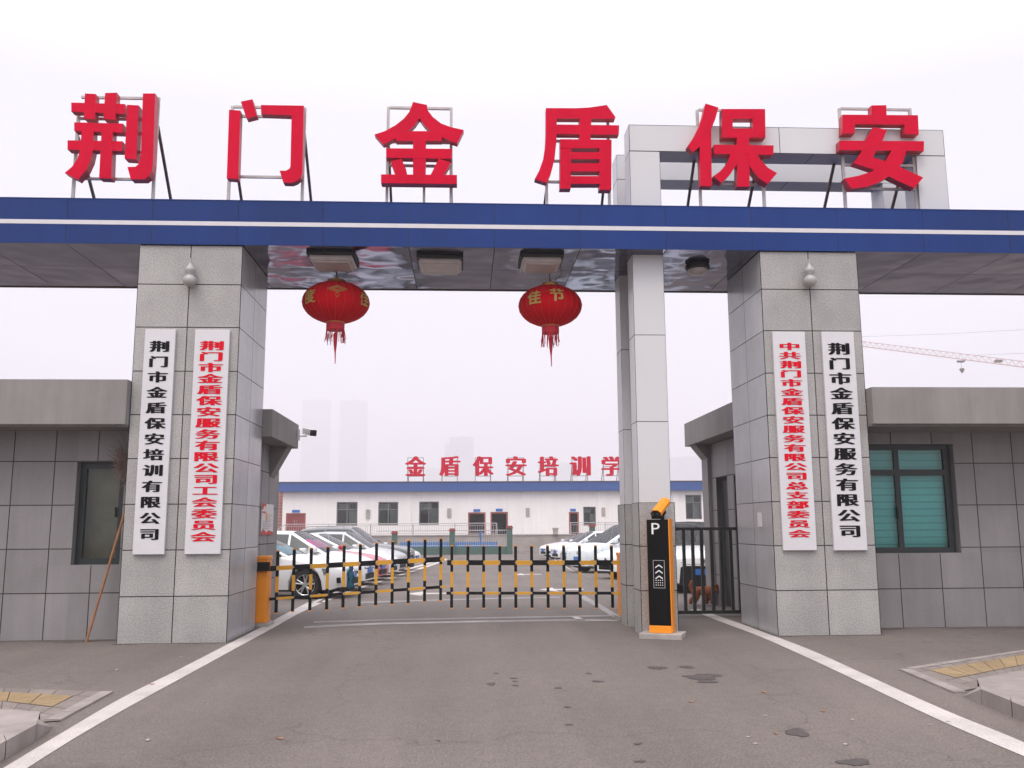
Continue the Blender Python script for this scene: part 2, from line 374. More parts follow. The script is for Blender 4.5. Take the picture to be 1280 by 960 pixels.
# glyphs: the outline of a character as flat faces, thickened by a few shifted copies a hair apart in depth
GL = {}
def glyph(ch):
    if ch not in GL:
        c = bpy.data.curves.new('glyph', 'FONT'); c.body = ch; c.size = 1; c.resolution_u = 3
        o = bpy.data.objects.new('glyph', c); COL.objects.link(o); bpy.context.view_layer.update()
        me = bpy.data.meshes.new_from_object(o.evaluated_get(bpy.context.evaluated_depsgraph_get()))
        vs = [v.co.xy.copy() for v in me.vertices]; fs = [tuple(p.vertices) for p in me.polygons]
        xs = [v.x for v in vs]; ys = [v.y for v in vs]
        GL[ch] = (vs, fs, (min(xs), max(xs), min(ys), max(ys)))
        bpy.data.objects.remove(o); bpy.data.curves.remove(c); bpy.data.meshes.remove(me)
    return GL[ch]
def put_glyph(mb, ch, fn, w, h, fit='em', shifts=((0, 0),), dz=0.0006):
    """fn(x, y, depth) maps glyph-plane metres (centre 0,0) to the world"""
    vs, fs, (x0, x1, y0, y1) = glyph(ch)
    cx, cy = (x0+x1)/2, (y0+y1)/2
    if fit == 'box': kx, ky = w/(x1-x0), h/(y1-y0)
    else: kx, ky = w/0.92, h/0.92; cy = cy*0.6+0.38*0.4
    for i, (sx_, sy_) in enumerate(shifts):
        V = [mb.bm.verts.new(fn((v.x-cx+sx_)*kx, (v.y-cy+sy_)*ky, i*dz)) for v in vs]
        for f in fs:
            try: mb.bm.faces.new([V[j] for j in f])
            except ValueError: pass

# ================================================================== GROUND AND PAVING
mb = MB(); xs = [-1600, -60, -12, -6, 0, 6, 12, 60, 1600]; ys = [-60, -8, 4, 10, 16, 30, 50, 85, 200, 3000]
g = [[mb.bm.verts.new((x_, y_, gz(y_))) for x_ in xs] for y_ in ys]
for j in range(len(ys)-1):
    for i in range(len(xs)-1): mb.bm.faces.new((g[j][i], g[j][i+1], g[j+1][i+1], g[j+1][i]))
tag(mb.build('ground', M_asphalt, recalc=False), kind='structure')
def lift(p, h): return Vector((p.x, p.y, gz(p.y)+h))
def strip(name, left, right, m, h=0.004):
    L_ = [lift(gp(*p), h) for p in left]; R2 = [lift(gp(*p), h) for p in right]; mb = MB()
    a = [mb.bm.verts.new(p) for p in L_]; b = [mb.bm.verts.new(p) for p in R2]
    for i in range(len(a)-1): mb.bm.faces.new((a[i], b[i], b[i+1], a[i+1]))
    o = mb.build(name, m)
    if o.data.polygons[0].normal.z < 0: o.data.flip_normals()
    return tag(o, kind='structure')
def smooth_pts(pts, n=6):
    out = []
    P = [pts[0]]+list(pts)+[pts[-1]]
    for i in range(1, len(P)-2):
        for k in range(n):
            t = k/n; a, b, c, d = P[i-1], P[i], P[i+1], P[i+2]
            out.append(tuple(0.5*((2*b[j])+(-a[j]+c[j])*t+(2*a[j]-5*b[j]+4*c[j]-d[j])*t*t+(-a[j]+3*b[j]-3*c[j]+d[j])*t**3) for j in (0, 1)))
    out.append(pts[-1]); return out
strip('edge_line', smooth_pts([(-70, 1005), (5, 960), (75, 918), (150, 874), (218, 840), (280, 808), (325, 785), (356, 768), (385, 753)]),
      smooth_pts([(-35, 1005), (35, 960), (102, 918), (172, 878), (236, 843), (296, 810), (338, 787), (372, 768), (402, 754)]), M_roadwhite)
strip('edge_line', smooth_pts([(862, 762), (900, 777), (950, 796), (1000, 818), (1060, 846), (1120, 875), (1180, 903), (1240, 929), (1300, 955), (1370, 990)]),
      smooth_pts([(874, 762), (912, 775), (964, 794), (1016, 814), (1076, 841), (1140, 870), (1200, 896), (1260, 920), (1325, 948), (1400, 980)]), M_roadwhite)
# inner bay lines, double
for name, L1, w in [('bay_line', [(388, 754), (430, 735), (470, 721), (500, 713), (540, 702), (550, 698)], 2.2), ('bay_line', [(402, 752), (440, 737), (480, 724), (512, 714), (545, 703), (556, 698)], 2.2),
                    ('bay_line', [(777, 734), (755, 728), (730, 719), (712, 712), (700, 704), (690, 698)], 2.0), ('bay_line', [(777, 729), (757, 723), (735, 716), (718, 710), (705, 703), (695, 698)], 2.0)]:
    strip(name, smooth_pts(L1), smooth_pts([(u+w*1.6, v+w*0.5) for u, v in L1]), M_roadwhite)
for L1, L2 in [([(380, 783), (470, 779), (600, 776), (720, 774), (772, 775)], [(380, 785.6), (470, 781.4), (600, 778.2), (720, 776), (772, 777)]),
               ([(392, 777), (480, 774.5), (600, 772), (700, 770), (770, 769)], [(392, 778.8), (480, 776), (600, 773.5), (700, 771.8), (770, 770.6)])]:
    strip('worn_cross_line', L1, L2, M_roadfaint)
strip('worn_cross_line', [(714, 771), (722, 775)], [(722, 771), (732, 775)], M_roadwhite)
strip('worn_cross_line', [(450, 752.5), (600, 748), (700, 746)], [(450, 754), (600, 749.3), (700, 747.3)], M_roadfaint)
strip('worn_cross_line', [(722, 746), (748, 760), (768, 773)], [(731, 745), (758, 760), (780, 774)], M_roadfaint)
def arrow(u, v, k):
    c = gp(u, v); pts = [(-0.9, 0), (-0.2, 0.42), (-0.2, 0.12), (1.0, 0.12), (1.0, -0.12), (-0.2, -0.12), (-0.2, -0.42)]
    mb = MB(); mb.poly([lift(Vector((c.x+x_*k*0.6, c.y+y_*2.0*k, 0)), 0.004) for x_, y_ in pts]); tag(mb.build('lane_arrow', M_roadwhite), kind='structure')
arrow(535, 742, 1.0); arrow(700, 737, 1.0); arrow(658, 718, 0.9)

def paving(sign):
    if sign < 0:
        f1, f2 = gp(0, 861), gp(142, 866); k1 = gp(76, 902)
        gi = [gp(50, 904), gp(0, 889)]; ot = [atz(46, 905, 0.12), atz(0, 930, 0.12)]
    else:
        f1, f2 = gp(1280, 814), gp(1124, 838); k1 = gp(1192, 867)
        gi = [gp(1222, 861), gp(1280, 845)]; ot = [atz(1226, 862, 0.12), atz(1280, 883, 0.12)]
    ext = lambda a, b, d: b+(b-a).normalized()*d
    Z = lambda p, z: Vector((p.x, p.y, z))
    f0 = ext(f2, f1, 10); gi.append(gi[1]+(f1-f2).normalized()*9); ot.append(ext(ot[0], ot[1], 10))
    def up(o):
        for p in o.data.polygons:
            if p.normal.z < 0: p.flip()
        return o
    def grid(mb, tl, a, b, c, d, n, m_, z, tv=0.12, gap=0.0):
        for i in range(n):
            for j in range(m_):
                q = []
                for (s_, t_) in ((i+gap, j+gap), (i+1-gap, j+gap), (i+1-gap, j+1-gap), (i+gap, j+1-gap)):
                    s_ /= n; t_ /= m_
                    q.append(mb.bm.verts.new(Z((a.lerp(b, s_)).lerp(d.lerp(c, s_), t_), z)))
                mb.bm.faces.new(q)[tl] = 1+rnd.uniform(-tv, tv)
    # bedding, then slabs a few millimetres above it so that the joints show
    mb = MB(); mb.poly([Z(p, 0.004) for p in (f2, f1, f0, gi[2], gi[1], gi[0], k1)]); apron = tag(up(mb.build('pavement', M_joint)), kind='structure')
    def col(s_):    # point pair across the pavement for a share along its edge
        n1 = (f1-f2).length; d_ = s_
        a = f2+(f1-f2).normalized()*d_
        L1 = (gi[1]-gi[0]).length; b = gi[0]+(gi[1]-gi[0]).normalized()*d_*(L1/n1) if d_ < n1 else gi[1]+(gi[2]-gi[1]).normalized()*(d_-n1)
        return a, b
    def band(t0, t1, step, rows, m, name, z, s0=0.0, tv=0.12):
        mb = MB(); tl = mb.bm.faces.layers.float.new('tone'); tot = (f0-f2).length; s_ = s0
        while s_ < tot:
            (a0, b0), (a1, b1) = col(s_), col(min(tot, s_+step))
            grid(mb, tl, a0.lerp(b0, t0), a1.lerp(b1, t0), a1.lerp(b1, t1), a0.lerp(b0, t1), 1, rows, z, tv, 0.018)
            s_ += step
        return up(mb.build(name, m, parent=apron))
    band(0.0, 0.2, 0.3, 1, M_pave, 'paving_slabs', 0.010); band(0.2, 0.62, 0.4, 1, M_tact, 'tactile_paving', 0.012, 0.32, 0.1); band(0.62, 1.0, 0.3, 2, M_pave, 'paving_slabs', 0.010)
    (a0, b0), (a1, b1) = col(0.0), col(0.315); mb = MB(); mb.poly([Z(p, 0.0101) for p in (a0.lerp(b0, 0.205), a1.lerp(b1, 0.205), a1.lerp(b1, 0.615), a0.lerp(b0, 0.615))]); up(mb.build('paving_slabs', M_pave, parent=apron))
    mb = MB(); mb.poly([Z(p, 0.010) for p in (f2, gi[0], k1)]); up(mb.build('paving_slabs', M_pave, parent=apron))
    # ridges on the tactile blocks
    mb = MB(); tot = (f0-f2).length; s_ = 0.34
    while s_ < tot:
        (a0, b0), (a1, b1) = col(s_), col(min(tot, s_+0.36))
        for t_ in [0.24+0.05*q for q in range(8)]:
            p, q_ = a0.lerp(b0, t_), a1.lerp(b1, t_); w_ = (b0-a0).normalized()*0.012
            mb.prism([Z(p-w_, 0.0165), Z(q_-w_, 0.0165), Z(q_+w_, 0.0165), Z(p+w_, 0.0165)], (0, 0, -0.006))
        s_ += 0.4
    mb.build('tactile_ridges', M_tact, parent=apron)
    # raised corner: kerb stones along the road, paved top, sloped inner side
    nin = 20; G = [gi[0].lerp(gi[1], 0)]+[gi[0]+(gi[2]-gi[0])*(i/nin) for i in range(1, nin+1)]; O = [ot[0]+(ot[2]-ot[0])*(i/nin) for i in range(nin+1)]
    T = [Z(g_+(o_-g_).normalized()*min(0.16, (o_-g_).length*0.3), 0.118) for g_, o_ in zip(G, O)]
    K = [Z(o_+(g_-o_).normalized()*min(0.20, (g_-o_).length*0.45), 0.118) for g_, o_ in zip(G, O)]
    mb = MB(); tl = mb.bm.faces.layers.float.new('tone')
    for i in range(nin):
        tone = 1+rnd.uniform(-0.08, 0.08)
        for q in ((G[i], G[i+1], T[i+1], T[i]), (T[i], T[i+1], K[i+1], K[i])):
            mb.bm.faces.new([mb.bm.verts.new(p if p.z > 0.05 else Z(p, 0.009)) for p in q])[tl] = tone
    up(mb.build('raised_pavement', M_kerb, parent=apron))
    mb = MB()
    for i in range(nin):
        a, b, c, d = O[i], O[i+1], K[i+1], K[i]; sh = (b-a)*0.012; z = 0.122+rnd.uniform(-0.004, 0.004)
        z0_ = z
        mb.prism([Z(a+sh, z0_), Z(b-sh, z), Z(c-sh, z), Z(d+sh, z0_)], (0, 0, -0.14))
    tip = Z(k1.lerp(ot[0], 0.35), 0.006)
    vs = [mb.bm.verts.new(p) for p in (tip, Z(O[0], 0.121), Z(K[0], 0.121), Z(G[0], 0.009), Z(O[0], -0.01), Z(tip, -0.01))]
    mb.bm.faces.new((vs[0], vs[1], vs[2], vs[3])); mb.bm.faces.new((vs[0], vs[5], vs[4], vs[1]))
    mb.build('kerb', M_kerb, parent=apron)
    # flush white edge stones
    mb = MB()
    def edge(a, b, toward, w, n):
        d1 = b-a; nv = Vector((-d1.y, d1.x, 0)).normalized()*w
        if (toward-a).dot(nv) < 0: nv = -nv
        for i in range(n):
            p, q = a+d1*((i+0.02)/n), a+d1*((i+0.98)/n)
            mb.prism([Z(p, .019), Z(q, .019), Z(q+nv, .019), Z(p+nv, .019)], (0, 0, -0.06))
    edge(f2, k1, f1, 0.12, 4)
    if sign > 0: edge(f2+(f1-f2).normalized()*0.12, f0, gi[0], 0.09, 22)
    mb.build('flush_kerb', M_kerb, parent=apron)
paving(-1); paving(1)

# grit and washed-down dirt along the wall feet, coloured dark for contact shadow too
M_dirt_shade = mat('wall_foot_dirt_shade', (0.085, 0.069, 0.060), 0.95, var=0.3, scale=7, speck=0.35, sscale=50)
def foot_dirt_shade(x0, x1, y, side=False, w=0.16, seed=1):
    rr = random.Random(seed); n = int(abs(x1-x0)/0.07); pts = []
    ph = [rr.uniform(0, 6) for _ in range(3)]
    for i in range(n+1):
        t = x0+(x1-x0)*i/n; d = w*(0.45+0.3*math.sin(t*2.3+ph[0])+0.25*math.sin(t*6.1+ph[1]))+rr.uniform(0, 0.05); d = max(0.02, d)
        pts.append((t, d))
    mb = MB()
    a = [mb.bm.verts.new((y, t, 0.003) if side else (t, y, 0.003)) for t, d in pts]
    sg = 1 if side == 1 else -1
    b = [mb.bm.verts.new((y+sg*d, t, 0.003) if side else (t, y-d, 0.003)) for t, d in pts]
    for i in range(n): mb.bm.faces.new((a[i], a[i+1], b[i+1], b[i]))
    o = mb.build('wall_foot_dirt_shade', M_dirt_shade)
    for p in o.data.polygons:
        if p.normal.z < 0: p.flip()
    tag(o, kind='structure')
foot_dirt_shade(-4.70, -3.19, 12.94, seed=1); foot_dirt_shade(4.38, 5.91, 12.94, seed=2); foot_dirt_shade(-11.9, -4.72, 13.44, w=0.30, seed=3); foot_dirt_shade(5.93, 13.4, 13.74, w=0.30, seed=4)
foot_dirt_shade(12.96, 14.6, -3.21, side=1, w=0.12, seed=5); foot_dirt_shade(12.96, 14.6, 4.402, side=-1, w=0.12, seed=6)

# damp patches on the asphalt
def patch(u, v, w, h, seed):
    rr = random.Random(seed); c = gp(u, v); kx = w/2*c.y/FPX; d = gp(u, v+h/2).y-gp(u, v-h/2).y; ky = abs(d)/2
    ph = [rr.uniform(0, 6.28) for _ in range(3)]
    pts = []
    for i in range(64):
        t = 2*math.pi*i/64; k = 1+0.18*math.sin(2*t+ph[0])+0.14*math.sin(3*t+ph[1])+0.09*math.sin(5*t+ph[2])+0.06*math.sin(9*t+ph[0]*2)+0.05*math.sin(14*t+ph[1]*3)+rr.uniform(-0.04, 0.04)
        pts.append(Vector((c.x+kx*k*math.cos(t), c.y+ky*k*math.sin(t), 0.004)))
    mb = MB(); mb.poly(pts); tag(mb.build('damp_patch', M_wet), kind='structure')
for i, a in enumerate([(996, 916, 29, 9), (1068, 953, 36, 9), (878, 846, 44, 7), (884, 852, 20, 5), (822, 835, 20, 4), (858, 834, 18, 3), (614, 855, 12, 3), (642, 848, 8, 1.6), (644, 852, 6, 1.4), (644, 857, 8, 1.5),
                       (747, 852, 14, 2), (736, 842, 7, 1.5), (709, 884, 8, 1.5), (712, 906, 8, 1.5), (698, 860, 8, 2), (797, 930, 10, 2.5), (620, 842, 5, 1.2), (548, 926, 6, 1.5), (800, 952, 12, 3)]):
    patch(*a, i)

# ================================================================== THE GATE
D0 = 12.944; ZB = 5.586; ZT = 6.253; D1 = 15.385; PD = 1.70
def pillar(name_label, x0, x1, joint_x, rows):
    base = ((x0+x1)/2, D0+PD/2, 0)
    t = thing('gate_pillar', name_label, 'pillar', base)
    rows_ = [(-0.02, False)]+rows+[(ZB-0.012, False)]; h = rows_
    fr = MB(); fr.tiled((x0, D0, 0), (1, 0, 0), (0, 0, 1), [0, joint_x-x0, x1-x0], h)
    fr.tiled((x1, D0+PD, 0), (-1, 0, 0), (0, 0, 1), [0, (x1-x0)/2, x1-x0], h)
    fr.tiled((x1, D0, 0), (0, 1, 0), (0, 0, 1), [0, PD/2, PD], h, tmi=2, tonev=0.12, gap=0.010)
    fr.tiled((x0, D0+PD, 0), (0, -1, 0), (0, 0, 1), [0, PD/2, PD], h, tmi=2, tonev=0.12, gap=0.010)
    bmesh.ops.remove_doubles(fr.bm, verts=fr.bm.verts[:], dist=0.0005)
    o = fr.build('granite_cladding', [M_granite, M_joint, M_granite2], t, recalc=False)
    return t
rowsz = [0.620, 1.243, 1.868, 2.499, 3.115, 3.735, 4.37, 5.0]
pillar('grey granite gate pillar on the left carrying the blue beam', -4.679, -3.212, -3.948, rowsz)
pillar('grey granite gate pillar on the right beside the metal fence', 4.405, 5.887, 5.142, rowsz)

# gourd-shaped lamps near the pillar tops
def gourd(u, label):
    p = at(u, 358, D0-0.075)
    t = thing('gourd_lamp', label, 'lamp', (p.x, D0-0.075, p.z), 'gourd lamps on the gate pillars')
    MB().lathe([(0.004, -0.005), (0.05, 0.0), (0.082, 0.03), (0.095, 0.075), (0.085, 0.12), (0.05, 0.155), (0.055, 0.18), (0.075, 0.215), (0.072, 0.255), (0.04, 0.29), (0.022, 0.32), (0.017, 0.36), (0.022, 0.40), (0.004, 0.41)], (p.x, D0-0.105, p.z), 20).build('gourd_body', M_gourd, t, smooth=True)
    MB().tube([(p.x, D0-0.105, p.z+0.16), (p.x, D0-0.002, p.z+0.16)], 0.03, 8).build('bracket', M_gourd, t)
gourd(237.5, 'grey gourd shaped lamp near the top of the left pillar'); gourd(1012, 'grey gourd shaped lamp near the top of the right pillar')

# blue beam
BX0, BX1 = -11.5, 13.0
t = thing('gate_beam', 'long blue overhead gate beam with a white stripe and mirror soffit', 'beam', (0, (D0+D1)/2, ZB))
jx = [at(404.3+106.9*k, 290, D0).x for k in range(-9, 14)]
jx = [x_ for x_ in jx if BX0+0.2 < x_ < BX1-0.2]
ff = MB()
ZS0, ZS1 = 5.872, 5.936
us = [0]+[x_-BX0 for x_ in jx]+[BX1-BX0]
ff.tiled((BX0, D0-0.03, 0), (1, 0, 0), (0, 0, 1), us, [(ZB, False), (ZS0, False)], gap=0.007, depth=0.006, tonev=0.05)
ff.tiled((BX0, D0-0.03, 0), (1, 0, 0), (0, 0, 1), us, [(ZS1, False), (ZT, False)], gap=0.007, depth=0.006, tonev=0.05)
bmesh.ops.remove_doubles(ff.bm, verts=ff.bm.verts[:], dist=0.0004)
ff.build('fascia', [M_blue, M_joint], t, recalc=False)
boxpart('stripe', (BX0, D0-0.034, ZS0+0.0005), (BX1, D0+0.02, ZS1-0.0005), M_stripe, t)
core = MB().box((BX0, D0-0.02, ZB+0.012), (BX1, D1, ZT-0.002)).build('beam_core', M_blue, t)
sf = MB()
midY = atz(100, 333, ZB).y
sf.tiled((BX0, D1, ZB), (1, 0, 0), (0, -1, 0), us, [(0, False), (D1-midY, True), (D1-D0+0.026, False)], gap=0.012, depth=0.006, tonev=0.5)
sf.build('soffit', [M_soffit, M_joint], t, recalc=False)
boxpart('edge_trim', (BX0, D1-0.03, ZB-0.012), (BX1, D1+0.012, ZB+0.02), M_rust, t)
MB().box((BX0, D0-0.036, ZT), (BX1, D1+0.01, ZT+0.012)).build('coping', M_blue, t)

# soffit lamps
def soffit_lamp(u, v0, v1, u0, u1, label, dirty=False, skew=0.0):
    p = atz(u, (v0+v1)/2, ZB-0.10); Y0 = atz(u, v0+5, ZB-0.12).y; Y1 = atz(u, v1, ZB-0.13).y
    x0 = atz(u0, (v0+v1)/2+3, ZB-0.12).x; x1 = atz(u1, (v0+v1)/2+3, ZB-0.12).x
    cy_ = (Y0+Y1)/2; Ya, Yb = cy_-0.33, cy_+0.33
    t = thing('soffit_lamp', label, 'lamp', ((x0+x1)/2, cy_, ZB), 'lamps under the gate beam')
    boxpart('lamp_housing', (x0-0.015, Ya-0.02, ZB-0.05), (x1+0.015, Yb+0.02, ZB-0.002), M_plastic, t, bevel=0.012)
    mb = MB(); mb.box((x0, Ya, ZB-0.145), (x1, Yb, ZB-0.0505))
    for v in mb.bm.verts:
        if v.co.z < ZB-0.1: v.co.x += (0.05 if v.co.x < p.x else -0.05); v.co.y += (0.05 if v.co.y < cy_ else -0.05)
    bmesh.ops.bevel(mb.bm, geom=mb.bm.edges[:], offset=0.03, segments=3, affect='EDGES')
    mb.build('diffuser', M_diff, t, smooth=True)
    return t
t1 = soffit_lamp(417, 317, 342, 389, 445, 'square white soffit lamp tilted above the left red lantern')
soffit_lamp(550, 323, 344, 523, 578, 'square white soffit lamp between the two red lanterns')
soffit_lamp(676, 323, 341, 650, 701, 'square white soffit lamp with stained cover above the right red lantern')
p = atz(872, 337, ZB-0.08)
t = thing('soffit_lamp', 'round white soffit lamp between the silver column and the right pillar', 'lamp', (p.x, p.y, ZB), 'lamps under the gate beam')
MB().lathe([(0.17, -0.002), (0.19, -0.03), (0.19, -0.07), (0.16, -0.085)], (p.x, p.y, ZB), 28).build('lamp_housing', M_plastic, t, smooth=True)
MB().lathe([(0.155, -0.086), (0.15, -0.12), (0.12, -0.15), (0.06, -0.165), (0.01, -0.17)], (p.x, p.y, ZB), 28).build('diffuser', M_diff, t, smooth=True)

# silver column and portal that pass through the beam
t = thing('silver_portal', 'silver panel portal frame with a tall column standing through the blue beam', 'portal', (2.77, 13.6, 0))
def leg(x0, x1, y0, y1, z0, z1, joints, name):
    mb = MB(); vs = [(z0, False)]+[j for j in joints if z0 < j < z1]+[(z1, False)]
    vs = [v if isinstance(v, tuple) else (v, True) for v in vs]
    for o_, ud, w in [((x0, y0, 0), (1, 0, 0), x1-x0), ((x1, y0, 0), (0, 1, 0), y1-y0), ((x1, y1, 0), (-1, 0, 0), x1-x0), ((x0, y1, 0), (0, -1, 0), y1-y0)]:
        mb.tiled(o_, ud, (0, 0, 1), [0, w], vs, gap=0.010, depth=0.005, tonev=0.02)
    bmesh.ops.remove_doubles(mb.bm, verts=mb.bm.verts[:], dist=0.0004)
    return mb.build(name, [M_silver, M_joint], t, recalc=False)
YF0, YF1, YR0, YR1 = 13.20, 13.62, 14.36, 14.80
PX0, PX1, QX0, QX1 = 2.535, 3.005, 7.06, 7.53
LT, LB = 7.672, 7.236
leg(PX0, PX1, YF0, YF1, 1.87, LB, [3.05, 4.35], 'column'); leg(PX0, PX1, YR0, YR1, 1.87, LB, [3.05, 4.35], 'column')
leg(QX0, QX1, YF0, YF1, ZT+0.013, LB, [], 'column'); leg(QX0, QX1, YR0, YR1, ZT+0.013, LB, [], 'column')
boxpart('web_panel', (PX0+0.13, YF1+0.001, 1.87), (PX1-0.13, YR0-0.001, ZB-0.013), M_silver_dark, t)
for (y0, y1) in ((YF0, YF1), (YR0, YR1)):
    mb = MB(); w = QX1-PX0; cuts = [0, at(974, 170, 13.2).x-PX0, w]
    mb.tiled((PX0, y0, 0), (1, 0, 0), (0, 0, 1), [0, (cuts[1], True), w], [(LB+0.006, False), (LT, False)], gap=0.010, depth=0.005, tonev=0.03)
    mb.tiled((QX1, y1, 0), (-1, 0, 0), (0, 0, 1), [0, w], [(LB+0.006, False), (LT, False)], gap=0.010, depth=0.005, tonev=0.02)
    mb.tiled((QX1, y0, 0), (0, 1, 0), (0, 0, 1), [0, y1-y0], [(LB+0.006, False), (LT, False)])
    mb.tiled((PX0, y1, 0), (0, -1, 0), (0, 0, 1), [0, y1-y0], [(LB+0.006, False), (LT, False)])
    mb.tiled((PX0, y0, LT), (1, 0, 0), (0, 1, 0), [0, w], [(0, False), (y1-y0, False)])
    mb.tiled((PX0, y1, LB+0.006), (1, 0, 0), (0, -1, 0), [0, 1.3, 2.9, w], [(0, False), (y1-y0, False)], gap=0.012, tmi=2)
    bmesh.ops.remove_doubles(mb.bm, verts=mb.bm.verts[:], dist=0.0004)
    mb.build('lintel', [M_silver, M_joint, M_silver_dark], t, recalc=False)
# granite base of the column
gb = 0.045
for (x0, x1, y0, y1) in ((PX0-gb+0.03, PX1+gb, YF0-gb, YF1+gb), (PX0-gb+0.03, PX1+gb, YR0-gb, YR1+gb)):
    mb = MB(); vs = [(-0.01, False), (0.62, True), (1.245, True), (1.869, False)]
    for o_, ud, w in [((x0, y0, 0), (1, 0, 0), x1-x0), ((x1, y0, 0), (0, 1, 0), y1-y0), ((x1, y1, 0), (-1, 0, 0), x1-x0), ((x0, y1, 0), (0, -1, 0), y1-y0)]:
        mb.tiled(o_, ud, (0, 0, 1), [0, w], vs, tonev=0.05)
    mb.tiled((x0, y0, 1.869), (1, 0, 0), (0, 1, 0), [0, x1-x0], [(0, False), (y1-y0, False)])
    bmesh.ops.remove_doubles(mb.bm, verts=mb.bm.verts[:], dist=0.0004)
    mb.build('granite_base', [M_granite, M_joint], t, recalc=False)
boxpart('base_web', (PX0+0.10, YF1+gb+0.001, 0), (PX1-0.10, YR0-gb-0.001, 1.868), M_granite, t)

# ------------------------------------------------------------------ big red roof characters
def big_char(o, k, strokes, label, frame):
    YL, TH = 13.06, 0.135
    u0, v0 = o
    P = lambda x_, y_, Y: at(u0+x_/k, v0+y_/k, Y)
    (ulT, vlT), (ulB, vlB), (urT, vrT), (urB, vrB), hs, mids = frame
    c = at((ulB+urB)/2, vlB, YL)
    t = thing('sign_character', label, 'sign character', (c.x, YL+0.1, ZT+0.012), 'large red characters on the gate beam')
    mb = MB()
    for i, s_ in enumerate(strokes):
        Y = YL - 0.0025*i
        mb.prism([P(x_, y_, YL)-Vector((0, 0.0025*i, 0)) for x_, y_ in s_], (0, TH+0.004*i, 0), 0, 1)
    mb.build('letter_body', [M_red, M_redside], t)
    YF = YL+TH+0.06; r = 0.021
    fr = MB()
    lx, rx = at(ulB, vlB, YF).x, at(urB, vrB, YF).x
    lz, rz = at(ulT, vlT, YF).z, at(urT, vrT, YF).z
    fr.tube([(lx, YF, ZT+0.012), (lx, YF, lz)], r, square=True); fr.tube([(rx, YF, ZT+0.012), (rx, YF, rz)], r, square=True)
    for v in hs:
        z = at((ulB+urB)/2, v, YF+0.003).z
        fr.tube([(lx+r, YF, z), (rx-r, YF, z)], r*0.86, square=True)
    for u in mids:
        x_ = at(u, 245, YF).x; fr.tube([(x_, YF+0.01, ZT+0.012), (x_, YF+0.01, at(u, 231, YF).z)], r*0.9, square=True)
    for x_ in (lx, rx):   # short feet with a flange
        fr.box((x_-0.05, YF-0.05, ZT+0.0122), (x_+0.05, YF+0.05, ZT+0.02))
    fr.build('support_frame', M_frame, t)
    for x_, zt in ((lx, lz), (rx, rz)):
        MB().tube([(x_, YF+0.03, ZT+0.012+(zt-ZT)*0.74), (x_, YF+1.15, ZT+0.012)], 0.019, square=True).build('brace', M_rust, t)
big_char((75, 105), 6.4, [
    [(90, 148), (520, 160), (520, 238), (90, 220)], [(200, 76), (287, 80), (280, 282), (190, 276)], [(362, 73), (456, 70), (443, 286), (348, 280)],
    [(115, 308), (505, 318), (502, 390), (115, 376)], [(62, 452), (502, 460), (498, 538), (62, 526)],
    [(175, 376), (270, 382), (266, 530), (247, 615), (212, 690), (145, 768), (40, 714), (98, 665), (142, 600), (165, 530)],
    [(335, 382), (425, 388), (412, 760), (315, 755)], [(540, 170), (634, 175), (612, 607), (520, 600)],
    [(667, 80), (765, 80), (747, 640), (736, 700), (715, 740), (680, 766), (570, 766), (543, 668), (608, 665), (634, 642), (650, 560)]],
    'dense red raised character with two upright bars, first from the left over the gate', ((96, 141), (91, 248), (192.5, 122), (191, 250), [122.5, 149, 166.5, 190, 224], []))
big_char((270, 115), 6.857, [
    [(212, 82), (312, 62), (350, 205), (262, 228)], [(112, 152), (210, 160), (190, 748), (92, 740)],
    [(385, 112), (752, 118), (740, 690), (725, 735), (690, 765), (650, 780), (577, 778), (546, 675), (600, 675), (628, 660), (638, 640), (648, 200), (388, 190)]],
    'open red raised character shaped like a doorway with a dot, over the gate', ((288, 133), (285.3, 252), (380, 135), (377.5, 253), [134.5, 146, 221.5], []))
big_char((455, 120), 6.857, [
    [(420, 50), (540, 76), (545, 120), (475, 190), (440, 240), (378, 300), (300, 345), (165, 415), (90, 330), (180, 300), (270, 250), (340, 195), (385, 140), (405, 95)],
    [(475, 190), (543, 118), (590, 180), (660, 235), (740, 265), (855, 292), (800, 405), (740, 385), (660, 350), (575, 303), (520, 250)],
    [(272, 302), (668, 302), (666, 385), (274, 385)], [(420, 375), (530, 375), (527, 690), (420, 690)], [(190, 450), (755, 455), (752, 540), (190, 530)],
    [(228, 562), (320, 540), (360, 625), (374, 690), (275, 690)], [(640, 540), (745, 572), (675, 690), (566, 690)], [(147, 675), (797, 680), (797, 758), (147, 750)]],
    'red raised character with a peaked top like a roof, over the gate', ((483.5, 134), (483.5, 256), (563, 135), (563.5, 257), [135.5, 178, 207.5], [530]))
big_char((655, 120), 6.857, [
    [(188, 103), (450, 104), (560, 98), (640, 87), (710, 76), (785, 182), (780, 195), (280, 192), (188, 192)],
    [(188, 180), (282, 180), (277, 400), (262, 540), (235, 650), (195, 745), (92, 712), (130, 640), (165, 540), (182, 430), (187, 330)],
    [(270, 245), (816, 252), (812, 332), (270, 326)], [(475, 185), (578, 185), (570, 385), (475, 385)],
    [(310, 372), (405, 372), (400, 796), (308, 796)], [(645, 376), (750, 378), (748, 806), (645, 806)], [(320, 373), (740, 377), (740, 450), (320, 450)],
    [(395, 485), (655, 485), (655, 545), (395, 545)], [(395, 580), (655, 580), (655, 650), (395, 650)], [(395, 690), (655, 690), (655, 757), (395, 757)]],
    'red raised character with a boxed ladder of bars under a sweeping left stroke', ((683.5, 228), (683.5, 258), (759.5, 150), (762, 258), [177, 202, 228], []))
